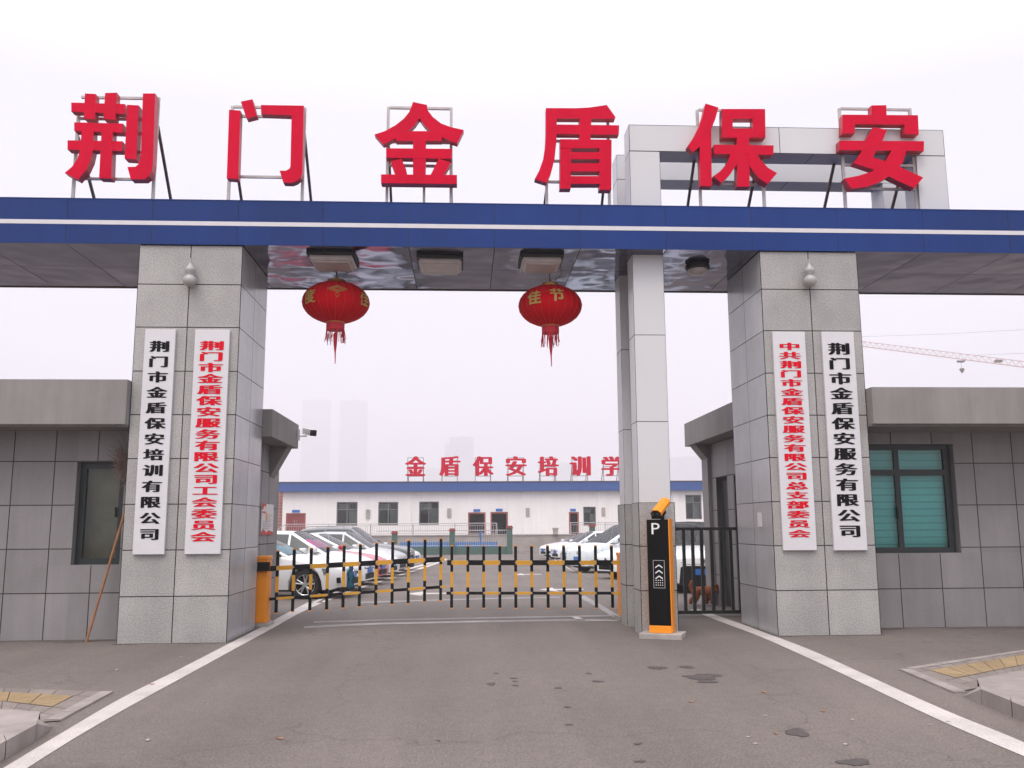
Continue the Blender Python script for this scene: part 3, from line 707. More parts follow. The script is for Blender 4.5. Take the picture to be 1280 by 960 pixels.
big_char((850, 120), 6.857, [
    [(220, 64), (330, 98), (302, 200), (268, 285), (225, 365), (180, 425), (112, 480), (64, 432), (120, 350), (165, 260), (195, 170), (210, 100)],
    [(170, 420), (228, 345), (268, 280), (272, 775), (175, 770)],
    [(358, 112), (725, 112), (725, 196), (358, 196)], [(358, 280), (730, 280), (730, 360), (358, 358)], [(358, 120), (450, 120), (450, 350), (358, 350)], [(622, 120), (728, 120), (730, 350), (622, 350)],
    [(487, 345), (590, 345), (595, 780), (488, 780)], [(290, 420), (800, 427), (797, 508), (290, 500)],
    [(435, 490), (505, 490), (484, 590), (432, 670), (355, 750), (282, 692), (340, 650), (400, 580)],
    [(580, 490), (655, 500), (690, 555), (750, 620), (828, 665), (750, 758), (680, 715), (620, 645), (585, 590)]],
    'red raised character with a small box above a four legged cross, over the gate', ((873.8, 138), (876, 260), (953, 150), (955.7, 260), [138.5, 176, 197, 231], []))
big_char((1035, 120), 6.857, [
    [(372, 80), (500, 78), (503, 168), (375, 168)], [(125, 160), (770, 165), (778, 330), (655, 326), (655, 246), (230, 241), (228, 322), (122, 322)],
    [(97, 383), (822, 388), (820, 472), (97, 465)],
    [(385, 268), (505, 290), (462, 390), (395, 500), (385, 525), (500, 565), (620, 612), (815, 700), (738, 792), (600, 730), (500, 680), (400, 635), (220, 575), (280, 490), (330, 370)],
    [(545, 465), (672, 465), (640, 570), (590, 630), (520, 690), (430, 745), (330, 780), (200, 797), (140, 708), (260, 685), (370, 650), (430, 610), (500, 550)]],
    'red raised character with a lid over crossing strokes, before the silver portal right leg', ((1051.8, 136), (1057, 260), (1142.6, 136), (1146.5, 262), [137, 174, 207, 236.5], []))

# ------------------------------------------------------------------ plaques
def plaque(x0, x1, z0, z1, text, ink, label, first, last, gw, gh, shifts):
    Y = D0-0.05
    t = thing('name_plaque', label, 'plaque', ((x0+x1)/2, Y, z0))
    boxpart('board', (x0, Y, z0), (x1, D0-0.001, z1), M_plaque, t, bevel=0.006)
    n = len(text); cx = (x0+x1)/2
    for i, ch in enumerate(text):
        z = first+(last-first)*i/(n-1)
        mb = MB(); put_glyph(mb, ch, lambda a, b, d: Vector((cx+a, Y-0.002-d, z+b)), gw, gh, shifts=shifts)
        mb.build('character', ink, t, recalc=False)
sb = 0.026
SH = ((-sb, 0), (sb, 0), (0, -sb*0.6), (0, sb*0.6), (-sb*2, 0), (sb*2, 0))
SHr = SH
zz = lambda u, v: at(u, v, D0-0.05).z
plaque(-4.517, -4.092, 1.185, 4.327, '荆门市金盾保安培训有限公司', M_ink, 'white plaque with widely spaced black characters on the left pillar', zz(198, 433), zz(186, 668), 0.258, 0.155, SH)
plaque(-3.820, -3.334, 1.185, 4.328, '荆门市金盾保安服务有限公司工会委员会', M_redink, 'white plaque with tightly set red characters on the left pillar', zz(263, 432), zz(253, 671), 0.318, 0.130, SHr)
plaque(4.526, 5.010, 1.178, 4.347, '中共荆门市金盾保安服务有限公司总支部委员会', M_redink, 'white plaque with tightly set red characters on the right pillar', zz(988, 433), zz(1000, 667), 0.30, 0.108, SHr)
plaque(5.262, 5.745, 1.173, 4.351, '荆门市金盾保安服务有限公司', M_ink, 'white plaque with widely spaced black characters on the right pillar', zz(1048, 436), zz(1064, 664), 0.305, 0.172, SH)

# ------------------------------------------------------------------ lanterns
def lantern(u, vtop, vbot, uw, chars, label, Y=14.05):
    c = at(u, (vtop+vbot)/2, Y); rx = uw/2*Y/FPX*1.01; rz = (vbot-vtop)/2*Y/FPX*0.96
    t = thing('red_lantern', label, 'lantern', (c.x, c.y, c.z-rz), 'red festival lanterns under the gate beam')
    mb = MB(); nr, na = 18, 48
    rings = []
    for i in range(nr+1):
        th = -math.pi/2*0.86+math.pi*0.86*i/nr
        ring = []
        for j in range(na):
            a = 2*math.pi*j/na; k = 1.0-0.022*(1-abs(math.cos(a*12)))**2*math.cos(th)
            ring.append(mb.bm.verts.new((c.x+rx*k*math.cos(th)*math.cos(a), c.y+rx*k*math.cos(th)*math.sin(a), c.z+rz*math.sin(th))))
        rings.append(ring)
    for q, w in zip(rings, rings[1:]):
        for j in range(na): mb.bm.faces.new((q[j], q[(j+1) % na], w[(j+1) % na], w[j]))
    mb.bm.faces.new(rings[0][::-1]); mb.bm.faces.new(rings[-1])
    mb.build('lantern_shade', M_lantern, t, smooth='all')
    rb = MB()
    for j in range(24):
        a = 2*math.pi*(j+0.5)/24; pts = []
        for i in range(11):
            th = -math.pi/2*0.86+math.pi*0.86*i/10
            pts.append((c.x+(rx*1.0)*math.cos(th)*math.cos(a), c.y+(rx*1.0)*math.cos(th)*math.sin(a), c.z+rz*1.0*math.sin(th)))
        rb.tube(pts, 0.0035, 4)
    o = rb.build('ribs', M_lanternrib, t); o['kind'] = 'stuff'
    rc = rx*0.27; z0 = c.z+rz*0.955
    MB().lathe([(rc, -0.012), (rc*1.05, 0.0), (rc, 0.045), (rc*0.9, 0.05)], (c.x, c.y, z0), 24).build('gold_cap', M_gold, t, smooth=True)
    z1 = c.z-rz*0.95
    MB().lathe([(rc*0.94, -0.02), (rc, 0.0), (rc*0.94, 0.02)], (c.x, c.y, z1), 24).build('gold_ring', M_gold, t, smooth=True)
    MB().lathe([(rc*1.0, -0.13), (rc*1.01, -0.02)], (c.x, c.y, z1), 24).build('red_collar', M_tassel, t, smooth=True)
    fr = MB(); rr = random.Random(int(u))
    for j in range(46):
        a = rr.uniform(0, 6.28); l = rr.uniform(0.10, 0.24); dx = rr.uniform(-0.03, 0.03)
        x_, y_ = c.x+rc*0.98*math.cos(a), c.y+rc*0.98*math.sin(a)
        fr.tube([(x_, y_, z1-0.12), (x_+dx*0.4, y_, z1-0.12-l*0.5), (x_+dx, y_+dx*0.5, z1-0.12-l)], 0.0045, 4)
    o = fr.build('fringe', M_tassel, t); o['kind'] = 'stuff'
    ts = MB(); ts.tube([(c.x, c.y, z1-0.02), (c.x, c.y, z1-0.2)], 0.006, 5); ts.tube([(c.x, c.y, z1-0.17), (c.x+0.003, c.y, z1-0.2), (c.x+0.004, c.y, z1-0.36), (c.x+0.006, c.y, z1-0.48)], [0.018, 0.036, 0.026, 0.012], 8); ts.tube([(c.x+0.006, c.y, z1-0.47), (c.x+0.010, c.y, z1-0.66)], [0.012, 0.006], 6)
    ts.build('tassel', M_tassel, t)
    hk = MB(); hk.tube([(c.x, c.y, z0+0.045), (c.x, c.y, ZB-0.004)], 0.008, 6)
    hk.tube([(c.x+rc*0.6, c.y, z0+0.045), (c.x+rc*0.7, c.y, z0+0.12), (c.x+rc*1.3, c.y+0.05, z0+0.2), (c.x+rc*1.5, c.y+0.1, ZB-0.004)], 0.006, 5)
    hk.build('hanging_cord', M_cable, t)
    for ch, ang, elv, hgt in chars:
        mb = MB()
        def fn(a, b, d):
            A = math.atan2(CAM.y-c.y, CAM.x-c.x)+ang + a/(rx*math.cos(elv)); th = elv+b/((rz+rx)/2)
            k = 1.012+d
            return Vector((c.x+rx*k*math.cos(th)*math.cos(A), c.y+rx*k*math.cos(th)*math.sin(A), c.z+rz*k*math.sin(th)))
        if ch == 'motif':
            for q in range(3):
                w = 0.15-q*0.045
                for (pa, pb) in (((-w, 0), (0, w*0.55)), ((0, w*0.55), (w, 0)), ((w, 0), (0, -w*0.55)), ((0, -w*0.55), (-w, 0))):
                    pts = [fn(pa[0]+(pb[0]-pa[0])*s_/6, pa[1]+(pb[1]-pa[1])*s_/6, 0) for s_ in range(7)]
                    mb.tube(pts, 0.004, 4)
            for s_ in (-1, 1): mb.tube([fn(0, -0.09, 0), fn(s_*0.03, -0.13, 0), fn(0, -0.18, 0)], 0.004, 4)
            mb.build('printed_motif', M_goldink, t)
        else:
            put_glyph(mb, ch, fn, hgt*0.85, hgt, shifts=((-0.03, 0), (0.03, 0), (0, 0.02), (0, -0.02)), dz=0.002)
            mb.build('printed_character', M_goldink, t, recalc=False)
lantern(420, 350.5, 406, 84, [('度', -0.88, 0.02, 0.27), ('佳', 1.0, 0.02, 0.27), ('motif', 0.03, 0.30, 0)], 'red paper lantern hanging nearest the left pillar')
lantern(687.7, 354.5, 410.5, 81, [('佳', -0.52, 0.12, 0.27), ('节', 0.22, 0.2, 0.27), ('欢', -2.2, 0.1, 0.27), ('度', 2.1, 0.1, 0.27)], 'red paper lantern hanging nearest the silver column')

# ================================================================== GATEHOUSES
def window(name, x0, x1, z0, z1, Y, reveal, parent, mull, transom, back, backm, fw=0.075):
    fy = Y+reveal
    w = MB()
    w.box((x0, fy, z0), (x1, fy+0.06, z0+fw)); w.box((x0, fy, z1-fw), (x1, fy+0.06, z1)); w.box((x0, fy, z0+fw), (x0+fw, fy+0.06, z1-fw)); w.box((x1-fw, fy, z0+fw), (x1, fy+0.06, z1-fw))
    wf = w.build('window', M_dkframe, parent)
    m_ = MB()
    for x_ in mull: m_.box((x_-fw*0.45, fy+0.005, z0+fw), (x_+fw*0.45, fy+0.055, z1-fw))
    if transom: m_.box((x0+fw, fy+0.003, transom-fw*0.55), (x1-fw, fy+0.058, transom+fw*0.55))
    if mull or transom: m_.build('mullion', M_dkframe, wf)
    MB().box((x0+fw, fy+0.028, z0+fw), (x1-fw, fy+0.034, z1-fw)).build('pane', M_pane, wf)
    boxpart('window_reveal', (x0-0.001, Y+0.002, z0-0.012), (x1+0.001, fy, z0), M_tile, wf)
    return wf
# left gatehouse
Yw = 13.45
t = thing('gatehouse', 'grey tiled gatehouse with a flat roof behind the left pillar', 'gatehouse', (-8, 15.6, 0))
WX0, WX1, WZ0, WZ1 = -5.56, -4.885, 1.03, 2.493
lx = -12.0; vj = [x_-lx for x_ in [-5.875-0.585*k for k in range(10, -1, -1)]+[-5.275]]
rows = [(-0.01, False), (0.64, True), (WZ0, False), (1.255, True), (1.872, True), (WZ1-0.001, False), (2.497, True), (2.97, False)]
rows = [(-0.01, False), (0.64, True), (WZ0, False), (1.255, True), (1.872, True), (2.497, True), (2.97, False)]
WZ1 = 2.4905
wl = MB(); wl.tiled((lx, Yw, 0), (1, 0, 0), (0, 0, 1), sorted([(0, False)]+[(v, True) for v in vj]+[(WX0-lx, False), (WX1-lx, False), (-4.66-lx, True), (-3.46-lx, False)]), rows, hole=[(WX0-lx, WX1-lx, WZ0, WZ1)])
wl.tiled((-3.46, Yw, 0), (0, 1, 0), (0, 0, 1), [0, 0.6, 1.2, 1.85, 2.45, 3.05, 3.72], [(-0.06, False), (0.64, True), (1.255, True), (1.872, True), (2.497, True), (2.97, False)])
bmesh.ops.remove_doubles(wl.bm, verts=wl.bm.verts[:], dist=0.0004)
wl.build('front_wall', [M_tile, M_joint], t, recalc=False)
rm = MB(); rm.box((lx, Yw+3.72, -0.1), (-3.462, Yw+3.9, 2.97)); rm.box((lx, Yw+0.02, -0.1), (lx+0.2, Yw+3.7, 2.97)); rm.build('rear_wall', M_render_grey, t)
rm = MB(); rm.box((WX0-0.2, Yw+0.42, 0.6), (WX1+0.2, Yw+0.5, 2.8)); rm.build('room_partition', M_brownroom, t)
rm = MB()   # reveal of the window opening
rm.box((WX0-0.02, Yw+0.01, WZ0-0.02), (WX0, Yw+0.2, WZ1)); rm.box((WX1, Yw+0.01, WZ0), (WX1+0.02, Yw+0.2, WZ1)); rm.box((WX0, Yw+0.01, WZ1), (WX1, Yw+0.2, WZ1+0.02)); rm.build('window_surround', M_tile, t)
wf = window('window', WX0, WX1, WZ0, WZ1, Yw, 0.13, t, [-4.955], None, 1, M_brownroom, fw=0.09)
boxpart('handle', (-5.03, Yw+0.10, 1.70), (-5.005, Yw+0.13, 1.84), M_black, wf)
rf = MB(); rf.box((lx-0.3, 12.80, 2.962), (-4.684, 13.35, 3.593)); rf.box((lx-0.3, 13.351, 2.972), (-4.684, 17.0, 3.415)); rf.box((-4.6838, 14.66, 2.972), (-3.06, 17.0, 3.415)); rf.build('roof_fascia', M_render_grey, t, bevel=0.008)
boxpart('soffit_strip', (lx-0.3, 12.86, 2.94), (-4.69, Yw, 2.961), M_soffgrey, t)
br = MB(); Xb = -3.459
br.prism([(Xb+0.001, 16.5, 2.97), (Xb+0.30, 16.5, 2.97), (Xb+0.001, 16.5, 2.42)], (0, 0.42, 0)); br.build('bracket', M_render_grey, t)
# notice poster on its road side
p0, p1 = atx(327.5, 633, -3.44), atx(341, 668, -3.44)
pt = thing('notice_poster', 'white and red notice poster on the side wall of the left gatehouse', 'poster', (-3.44, (p0.y+p1.y)/2, p1.z))
y0, y1, z1_, z0_ = p0.y, p1.y, p0.z+0.05, p1.z
boxpart('poster_sheet', (-3.452, y0, z0_), (-3.44, y1, z1_), M_paper, pt)
pm = MB(); dy, dz_ = y1-y0, z1_-z0_
pm.prism([(-3.438, y0, z1_), (-3.438, y0+dy*0.35, z1_), (-3.438, y0+dy*0.3, z1_-dz_*0.10), (-3.438, y0+dy*0.18, z1_-dz_*0.05), (-3.438, y0+dy*0.1, z1_-dz_*0.18), (-3.438, y0, z1_-dz_*0.2)], (0.002, 0, 0))
pm.prism([(-3.438, y0, z0_), (-3.438, y1, z0_), (-3.438, y1, z0_+dz_*0.08), (-3.438, y0+dy*0.6, z0_+dz_*0.14), (-3.438, y0+dy*0.4, z0_+dz_*0.07), (-3.438, y0+dy*0.15, z0_+dz_*0.19), (-3.438, y0, z0_+dz_*0.1)], (0.002, 0, 0))
pm.box((-3.438, y0+dy*0.05, z1_-dz_*0.30), (-3.436, y0+dy*0.32, z1_-dz_*0.25)); pm.build('red_graphic', M_posterred, pt)
pm = MB()
for i in range(9): pm.box((-3.438, y0+dy*(0.1 if i > 3 else 0.55), z1_-dz_*(0.36+0.055*i)), (-3.436, y0+dy*(0.88-0.1*(i % 3)), z1_-dz_*(0.345+0.055*i)))
pm.build('text_lines', M_posterink, pt)
boxpart('orange_mark', (-3.438, y0+dy*0.35, z1_-dz_*0.55), (-3.436, y0+dy*0.46, z1_-dz_*0.3), M_orange, pt)
# CCTV camera on the roof corner
c = Vector((-3.05, 16.9, 3.24))
e_ = at(389, 541, 16.9)
t = thing('security_camera', 'white security camera on an arm from the left gatehouse roof', 'camera', c)
k = MB(); k.box((-3.058, 16.86, 3.12), (-3.02, 16.94, 3.32)); k.tube([(-3.02, 16.9, e_.z-0.06), (e_.x-0.08, 16.9, e_.z-0.06)], 0.016, 6); k.build('arm', M_white, t)
k = MB(); k.box((-0.05, -0.22, -0.055), (0.05, 0.12, 0.055)); rot = Matrix.Rotation(R_(38), 4, 'Z') @ Matrix.Rotation(R_(10), 4, 'X')
for v in k.bm.verts: v.co = rot @ v.co + Vector((e_.x-0.06, 16.9, e_.z+0.02))
k.build('camera_body', M_white, t)
k = MB(); k.box((-0.052, -0.235, -0.058), (0.052, -0.18, 0.05))
for v in k.bm.verts: v.co = rot @ v.co + Vector((e_.x-0.06, 16.9, e_.z+0.02))
k.build('lens_hood', M_plastic, t)

# right gatehouse
Yw = 13.75
t = thing('gatehouse', 'grey tiled gatehouse with a teal curtained window behind the right pillar', 'gatehouse', (9, 15.6, 0))
rx_ = 13.5; x0_ = 4.98
WX0, WX1, WZ0, WZ1 = 6.10, 7.585, 1.10, 2.764
vjR = [5.97, 6.60, 7.248, 7.893, 8.52]+[8.52+0.635*k for k in range(1, 8)]
wl = MB()
cols = sorted([(0, False)]+[(v-x0_, True) for v in vjR]+[(WX0-x0_, False), (WX1-x0_, False), (rx_-x0_, False)])
wl.tiled((x0_, Yw, 0), (1, 0, 0), (0, 0, 1), cols, [(-0.01, False), (0.572, True), (WZ0, False), (1.183, True), (1.823, True), (2.464, True), (WZ1, False), (2.97, False)], hole=[(WX0-x0_, WX1-x0_, WZ0, WZ1)])
# road-side wall, with the recess of a door
ya, yb = atx(911, 650, x0_).y, atx(897, 650, x0_).y
wl.tiled((x0_, 18.6, 0), (0, -1, 0), (0, 0, 1), [(0, False), (18.6-yb, False), (18.6-ya, False), (18.6-Yw, False)], [(-0.06, False), (0.572, True), (1.183, True), (1.823, True), (2.464, True), (3.14, False)], hole=[(18.6-yb, 18.6-ya, -1, 2.4)])
bmesh.ops.remove_doubles(wl.bm, verts=wl.bm.verts[:], dist=0.0004)
wl.build('front_wall', [M_tile, M_joint], t, recalc=False)
rm = MB(); rm.box((x0_+0.002, 18.602, -0.1), (rx_, 18.8, 2.97)); rm.box((rx_-0.2, Yw+0.02, -0.1), (rx_, 18.6, 2.97)); rm.build('rear_wall', M_render_grey, t)
boxpart('door', (x0_+0.12, ya, -0.02), (x0_+0.16, yb, 2.4), M_darkroom, t)
boxpart('end_pier', (4.90, 18.15, -0.04), (x0_-0.0005, 18.6, 3.14), M_tile, t)
rm = MB(); rm.prism([(4.899, 18.15, 3.148), (4.899-0.23, 18.15, 3.148), (4.899, 18.15, 2.86)], (0, 0.45, 0)); rm.build('bracket', M_render_grey, t)
rm = MB()
rm.box((WX0-0.02, Yw+0.01, WZ0-0.02), (WX0, Yw+0.2, WZ1)); rm.box((WX1, Yw+0.01, WZ0), (WX1+0.02, Yw+0.2, WZ1)); rm.box((WX0, Yw+0.01, WZ1), (WX1, Yw+0.2, WZ1+0.02)); rm.build('window_surround', M_tile, t)
wf = window('window', WX0, WX1-0.03, WZ0, WZ1, Yw, 0.10, t, [6.72], 2.33, 1, M_teal, fw=0.085)
# teal roller blind with folded lines
bl = MB(); n = 15; zs = [WZ0+0.02+(WZ1-WZ0-0.04)*i/n for i in range(n+1)]
for i in range(n):
    h = 0.006+0.004*(i % 2)
    bl.box((WX0-0.02, Yw+0.23-h, zs[i]+0.006), (WX1, Yw+0.236, zs[i+1]-0.006))
bl.box((WX0-0.02, Yw+0.238, WZ0), (WX1, Yw+0.25, WZ1), 1); bl.build('roller_blind', [M_teal, M_tealdk], t)
boxpart('handle', (6.66, Yw+0.075, 1.62), (6.685, Yw+0.10, 1.80), M_black, wf)
rf = MB(); rf.box((5.892, 12.75, 2.968), (rx_+0.3, 13.35, 3.505)); rf.box((5.892, 13.351, 2.976), (rx_+0.3, 16.9, 3.43)); rf.box((4.60, 14.66, 3.15), (5.8915, 18.75, 3.63)); rf.build('roof_fascia', M_render_grey, t, bevel=0.008)
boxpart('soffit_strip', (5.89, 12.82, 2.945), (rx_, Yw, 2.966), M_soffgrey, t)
# paper notice on the right pillar's inner face
pz = atx(949.5, 650, 4.40)
tag(MB().box((4.398, pz.y-0.09, pz.z-0.10), (4.4045, pz.y+0.09, pz.z+0.11)).build('paper_notice', M_paper, base=(4.4, pz.y, pz.z-0.1)), 'small blank white paper stuck on the inner face of the right pillar', 'notice')

# bamboo broom
b0 = gp(108, 801); b0.y = 13.15; b0 = Vector((at(108, 800, 13.2).x, 13.2, 0.0)); b1 = at(153, 650, 13.36); d = (b1-b0).normalized(); b2 = b1+d*0.75
t = thing('bamboo_broom', 'upturned bamboo broom leaning in the corner beside the left pillar', 'broom', b0)
k = MB(); pts = [b0+(b2-b0)*(i/9) for i in range(10)]; k.tube(pts, [0.017+0.003*(i % 2) for i in range(10)], 7); k.build('bamboo_pole', M_bamboo, t)
k = MB(); rr = random.Random(3)
hd = at(160, 585, 13.33)
for i in range(150):
    a = rr.uniform(-1, 1); s_ = hd+Vector((rr.uniform(-0.02, 0.05), rr.uniform(-0.03, 0.03), rr.uniform(-0.25, 0.15)))
    tip = at(rr.gauss(147, 7), rr.gauss(573, 11), 13.28+rr.uniform(-0.06, 0.08))
    if rr.random() < 0.3: tip = at(rr.gauss(146, 4), rr.gauss(592, 8), 13.3)
    md = s_.lerp(tip, 0.55)+Vector((0, 0, 0.03)); k.tube([s_, md, tip], [0.006, 0.004, 0.002], 3)
o = k.build('bristles', M_straw, t); o['kind'] = 'stuff'

# ================================================================== BARRIER, MACHINE, FENCE
def boom(u_list, tops, bots, rail_v, low_v, Y, label, endcap, base_pt):
    t = thing('fence_boom', label, 'barrier', base_pt, 'black and yellow fence booms across the gateway')
    n = len(u_list); X = [at(u, tv, Y) for u, tv in zip(u_list, tops)]; B = [at(u, bv, Y) for u, bv in zip(u_list, bots)]
    for a, b in zip(X, B):
        p = MB(); f = lambda s_: Vector((a.x+(b.x-a.x)*s_*0.0, Y, a.z+(b.z-a.z)*s_))
        x_ = (a.x+b.x)/2
        z = lambda s_: a.z+(b.z-a.z)*s_
        r = 0.023
        for s0, s1, mi in ((0.018, 0.42, 0), (0.42, 0.665, 1), (0.665, 0.985, 0)): p.box((x_-r, Y-0.02, z(s0)), (x_+r, Y+0.02, z(s1)), mi)
        p.box((x_-r, Y-0.02, z(0)), (x_+r, Y+0.02, z(0.018)), 2); p.box((x_-r, Y-0.02, z(0.985)), (x_+r, Y+0.02, z(1)), 2)
        pk = p.build('picket', [M_black, M_yellow, M_orange], t)
    def rail(vv, h0_, yo, name):
        p = MB(); P = [at(u, v, Y) for u, v in vv]
        for i, (a, b) in enumerate(zip(P, P[1:])):
            h = h0_*(0.84 if i % 2 else 1.0)
            q = [Vector((a.x, Y+yo, a.z-h)), Vector((b.x, Y+yo, b.z-h)), Vector((b.x, Y+yo, b.z+h)), Vector((a.x, Y+yo, a.z+h))]
            p.prism(q, (0, 0.03, 0), i % 2 if True else 0)
        return p.build(name, [M_black, M_yellow], t)
    rail(rail_v, 0.041, -0.056, 'upper_rail'); rail(low_v, 0.023, -0.056, 'lower_rail')
    bt = MB()
    for u, tv, bv in zip(u_list, tops, bots):
        for vv in (rail_v, low_v):
            for (u0, v0), (u1, v1) in zip(vv, vv[1:]):
                if u0-0.5 <= u <= u1+0.5:
                    q = at(u, v0+(v1-v0)*(u-u0)/(u1-u0), Y-0.06); bt.tube([(q.x, Y-0.066, q.z), (q.x, Y-0.055, q.z)], 0.014, 8); break
    bt.build('bolts', M_frame, t)
uL = [346.3, 366.9, 388.3, 409.2, 429.5, 449.8, 470.2, 490.5, 510.6, 531, 551]
tL = [687.7, 685.8, 684.4, 682.8, 680.9, 679.6, 677.7, 676, 674.7, 673.3, 672.2]; bL = [767, 765, 764, 763, 760.5, 759, 757.6, 756, 755, 752.7, 751.4]
rl = lambda u: 704.5-(u-366.9)*(704.5-694.5)/(551-366.9)*1.0
ll = lambda u: 744.5-(u-366.9)*(744.5-731.5)/(551-366.9)
YBm = 15.15
boom(uL, tL, bL, [(326, rl(326)+5)]+[(u, rl(u)+4.5) for u in uL]+[(556, rl(556)+4.5)], [(322, ll(322)+2)]+[(u, ll(u)+2) for u in uL]+[(557, ll(557)+2)], YBm,
     'left fence boom of black and yellow pickets, slightly raised', True, (at(440, 700, YBm).x, YBm, 0.25))
uR = [564.7, 584.8, 604.6, 624.8, 644.6, 664.7, 684.8, 705, 724.8, 744.9, 765]
boom(uR, [681.5]*11, [760.8]*11, [(559, 703.3)]+[(u, 703.2) for u in uR]+[(779, 702.9)], [(558, 741.2)]+[(u, 741.2) for u in uR]+[(779, 741)], YBm+0.05,
     'right fence boom of black and yellow pickets, hanging level', False, (at(670, 700, YBm).x, YBm+0.05, 0.2))
# motor boxes
a = at(321, 700, 15.0); b = at(332.5, 700, 15.0); bx1 = at(331.5, 783, 14.95).x
def motor(x0, x1, y0, y1, label):
    t = thing('barrier_motor', label, 'barrier motor', ((x0+x1)/2, (y0+y1)/2, 0), 'orange barrier motor boxes')
    boxpart('cabinet', (x0, y0, 0.06), (x1, y1, 1.03), M_orange, t, bevel=0.012)
    boxpart('cap', (x0-0.012, y0-0.012, 1.032), (x1+0.012, y1+0.012, 1.09), M_orange, t, bevel=0.012)
    boxpart('plinth', (x0-0.05, y0-0.05, -0.01), (x1+0.05, y1+0.05, 0.058), M_concrete, t)
    return t
mt = motor(-3.38, -3.10, 14.88, 15.22, 'orange barrier motor box against the left pillar')
boxpart('boom_socket', (-3.30, 14.82, 0.86), (-3.06, 14.878, 1.0), M_black, mt)
xr = at(775.6, 740, 15.3).x
motor(xr, xr+0.3, 15.28, 15.62, 'orange barrier motor box hidden behind the silver column')

# parking machine (front faces the lane, so it is turned)
ang = R_(-22)
mc = at(829, 793, 12.86); mc.z = 0
t = thing('ticket_machine', 'black ticket machine with orange sides and a parking letter', 'parking machine', (0, 0, 0))
w, dpt, h0, h1 = 0.152, 0.14, 0.075, 1.62
boxpart('body', (-w, -dpt, h0+0.10), (w, dpt, h1), M_blackgloss, t, bevel=0.006)
sp = MB(); sp.box((w+0.001, -dpt-0.004, h0), (w+0.03, dpt+0.01, h1+0.01)); sp.box((-w-0.03, -dpt+0.02, h0), (-w-0.001, dpt+0.01, h1+0.01)) ; 
sp1 = MB(); sp1.box((w+0.001, -dpt-0.004, h0), (w+0.014, dpt+0.01, h1+0.012)); sp1.build('side_panel', M_orange, t, bevel=0.004)
sp2 = MB(); sp2.box((-w-0.006, -dpt+0.03, h0), (-w-0.001, dpt+0.01, h1+0.002)); sp2.build('side_panel', M_orange, t)
boxpart('foot_panel', (-w, -dpt-0.012, h0), (w, dpt, h0+0.098), M_orange, t, bevel=0.006)
boxpart('plinth', (-w-0.13, -dpt-0.09, -0.01), (w+0.15, dpt+0.08, h0-0.002), M_concrete, t, bevel=0.012)
k = MB()
put_glyph(k, 'P', lambda a, b, d: Vector((-0.025+a, -dpt-0.003-d, h1-0.125+b)), 0.115, 0.155, fit='box')
k.build('letter_mark', M_white, t, recalc=False)
k = MB(); y_ = -dpt-0.003; px0, px1, pz0, pz1 = -0.075, 0.085, 0.68, 1.06; q = 0.006
for (a_, b_) in (((px0, pz0), (px1, pz0+q)), ((px0, pz1-q), (px1, pz1)), ((px0, pz0+q), (px0+q, pz1-q)), ((px1-q, pz0+q), (px1, pz1-q))): k.box((a_[0], y_, a_[1]), (b_[0], y_+0.002, b_[1]))
k.build('panel_outline', M_rail, t)
for i in range(3):
    k = MB(); zc = 0.945-0.075*i+0.04; k.prism([(-0.045, y_, zc-0.035), (0.005, y_, zc), (0.055, y_, zc-0.035), (0.055, y_, zc-0.017), (0.005, y_, zc+0.018), (-0.045, y_, zc-0.017)], (0, 0.002, 0)); k.build('chevron', M_white, t)
k = MB()
for i in range(4):
    for j in range(3): k.box((-0.045+i*0.03, y_, 0.715+j*0.032), (-0.033+i*0.03, y_+0.002, 0.727+j*0.032))
k.build('speaker_dots', M_white, t)
# camera on top
cr = Matrix.Translation((0.03, 0.0, h1+0.165)) @ Matrix.Scale(0.86, 4) @ Matrix.Rotation(R_(-14), 4, 'Z') @ Matrix.Rotation(R_(28), 4, 'X')
sec = [(-0.085, -0.032), (0.085, -0.032), (0.094, 0.027), (0.045, 0.074), (-0.045, 0.074), (-0.094, 0.027)]
k = MB(); k.prism([(x_, -0.22, z_) for x_, z_ in sec], (0, 0.44, 0))
for v in k.bm.verts: v.co = cr @ v.co
ch_ = k.build('camera_hood', M_orange, t)
k = MB(); k.prism([(x_*0.94, -0.232, z_*0.9-0.006) for x_, z_ in sec], (0, 0.011, 0)); k.box((-0.09, -0.225, -0.085), (0.09, -0.02, -0.036))
for v in k.bm.verts: v.co = cr @ v.co
k.build('camera_face', M_black, ch_)
for sx_ in (-0.045, 0.04):
    k = MB(); k.tube([(sx_, -0.25, 0.01), (sx_, -0.233, 0.01)], 0.026, 12)
    for v in k.bm.verts: v.co = cr @ v.co
    k.build('lens', M_glass_dark, ch_)
MB().tube([(0.05, 0, h1), (0.05, 0, h1+0.12)], 0.03, 8).build('camera_post', M_black, t)
t.location = (mc.x, mc.y+0.06, 0); t.rotation_euler = (0, 0, ang)

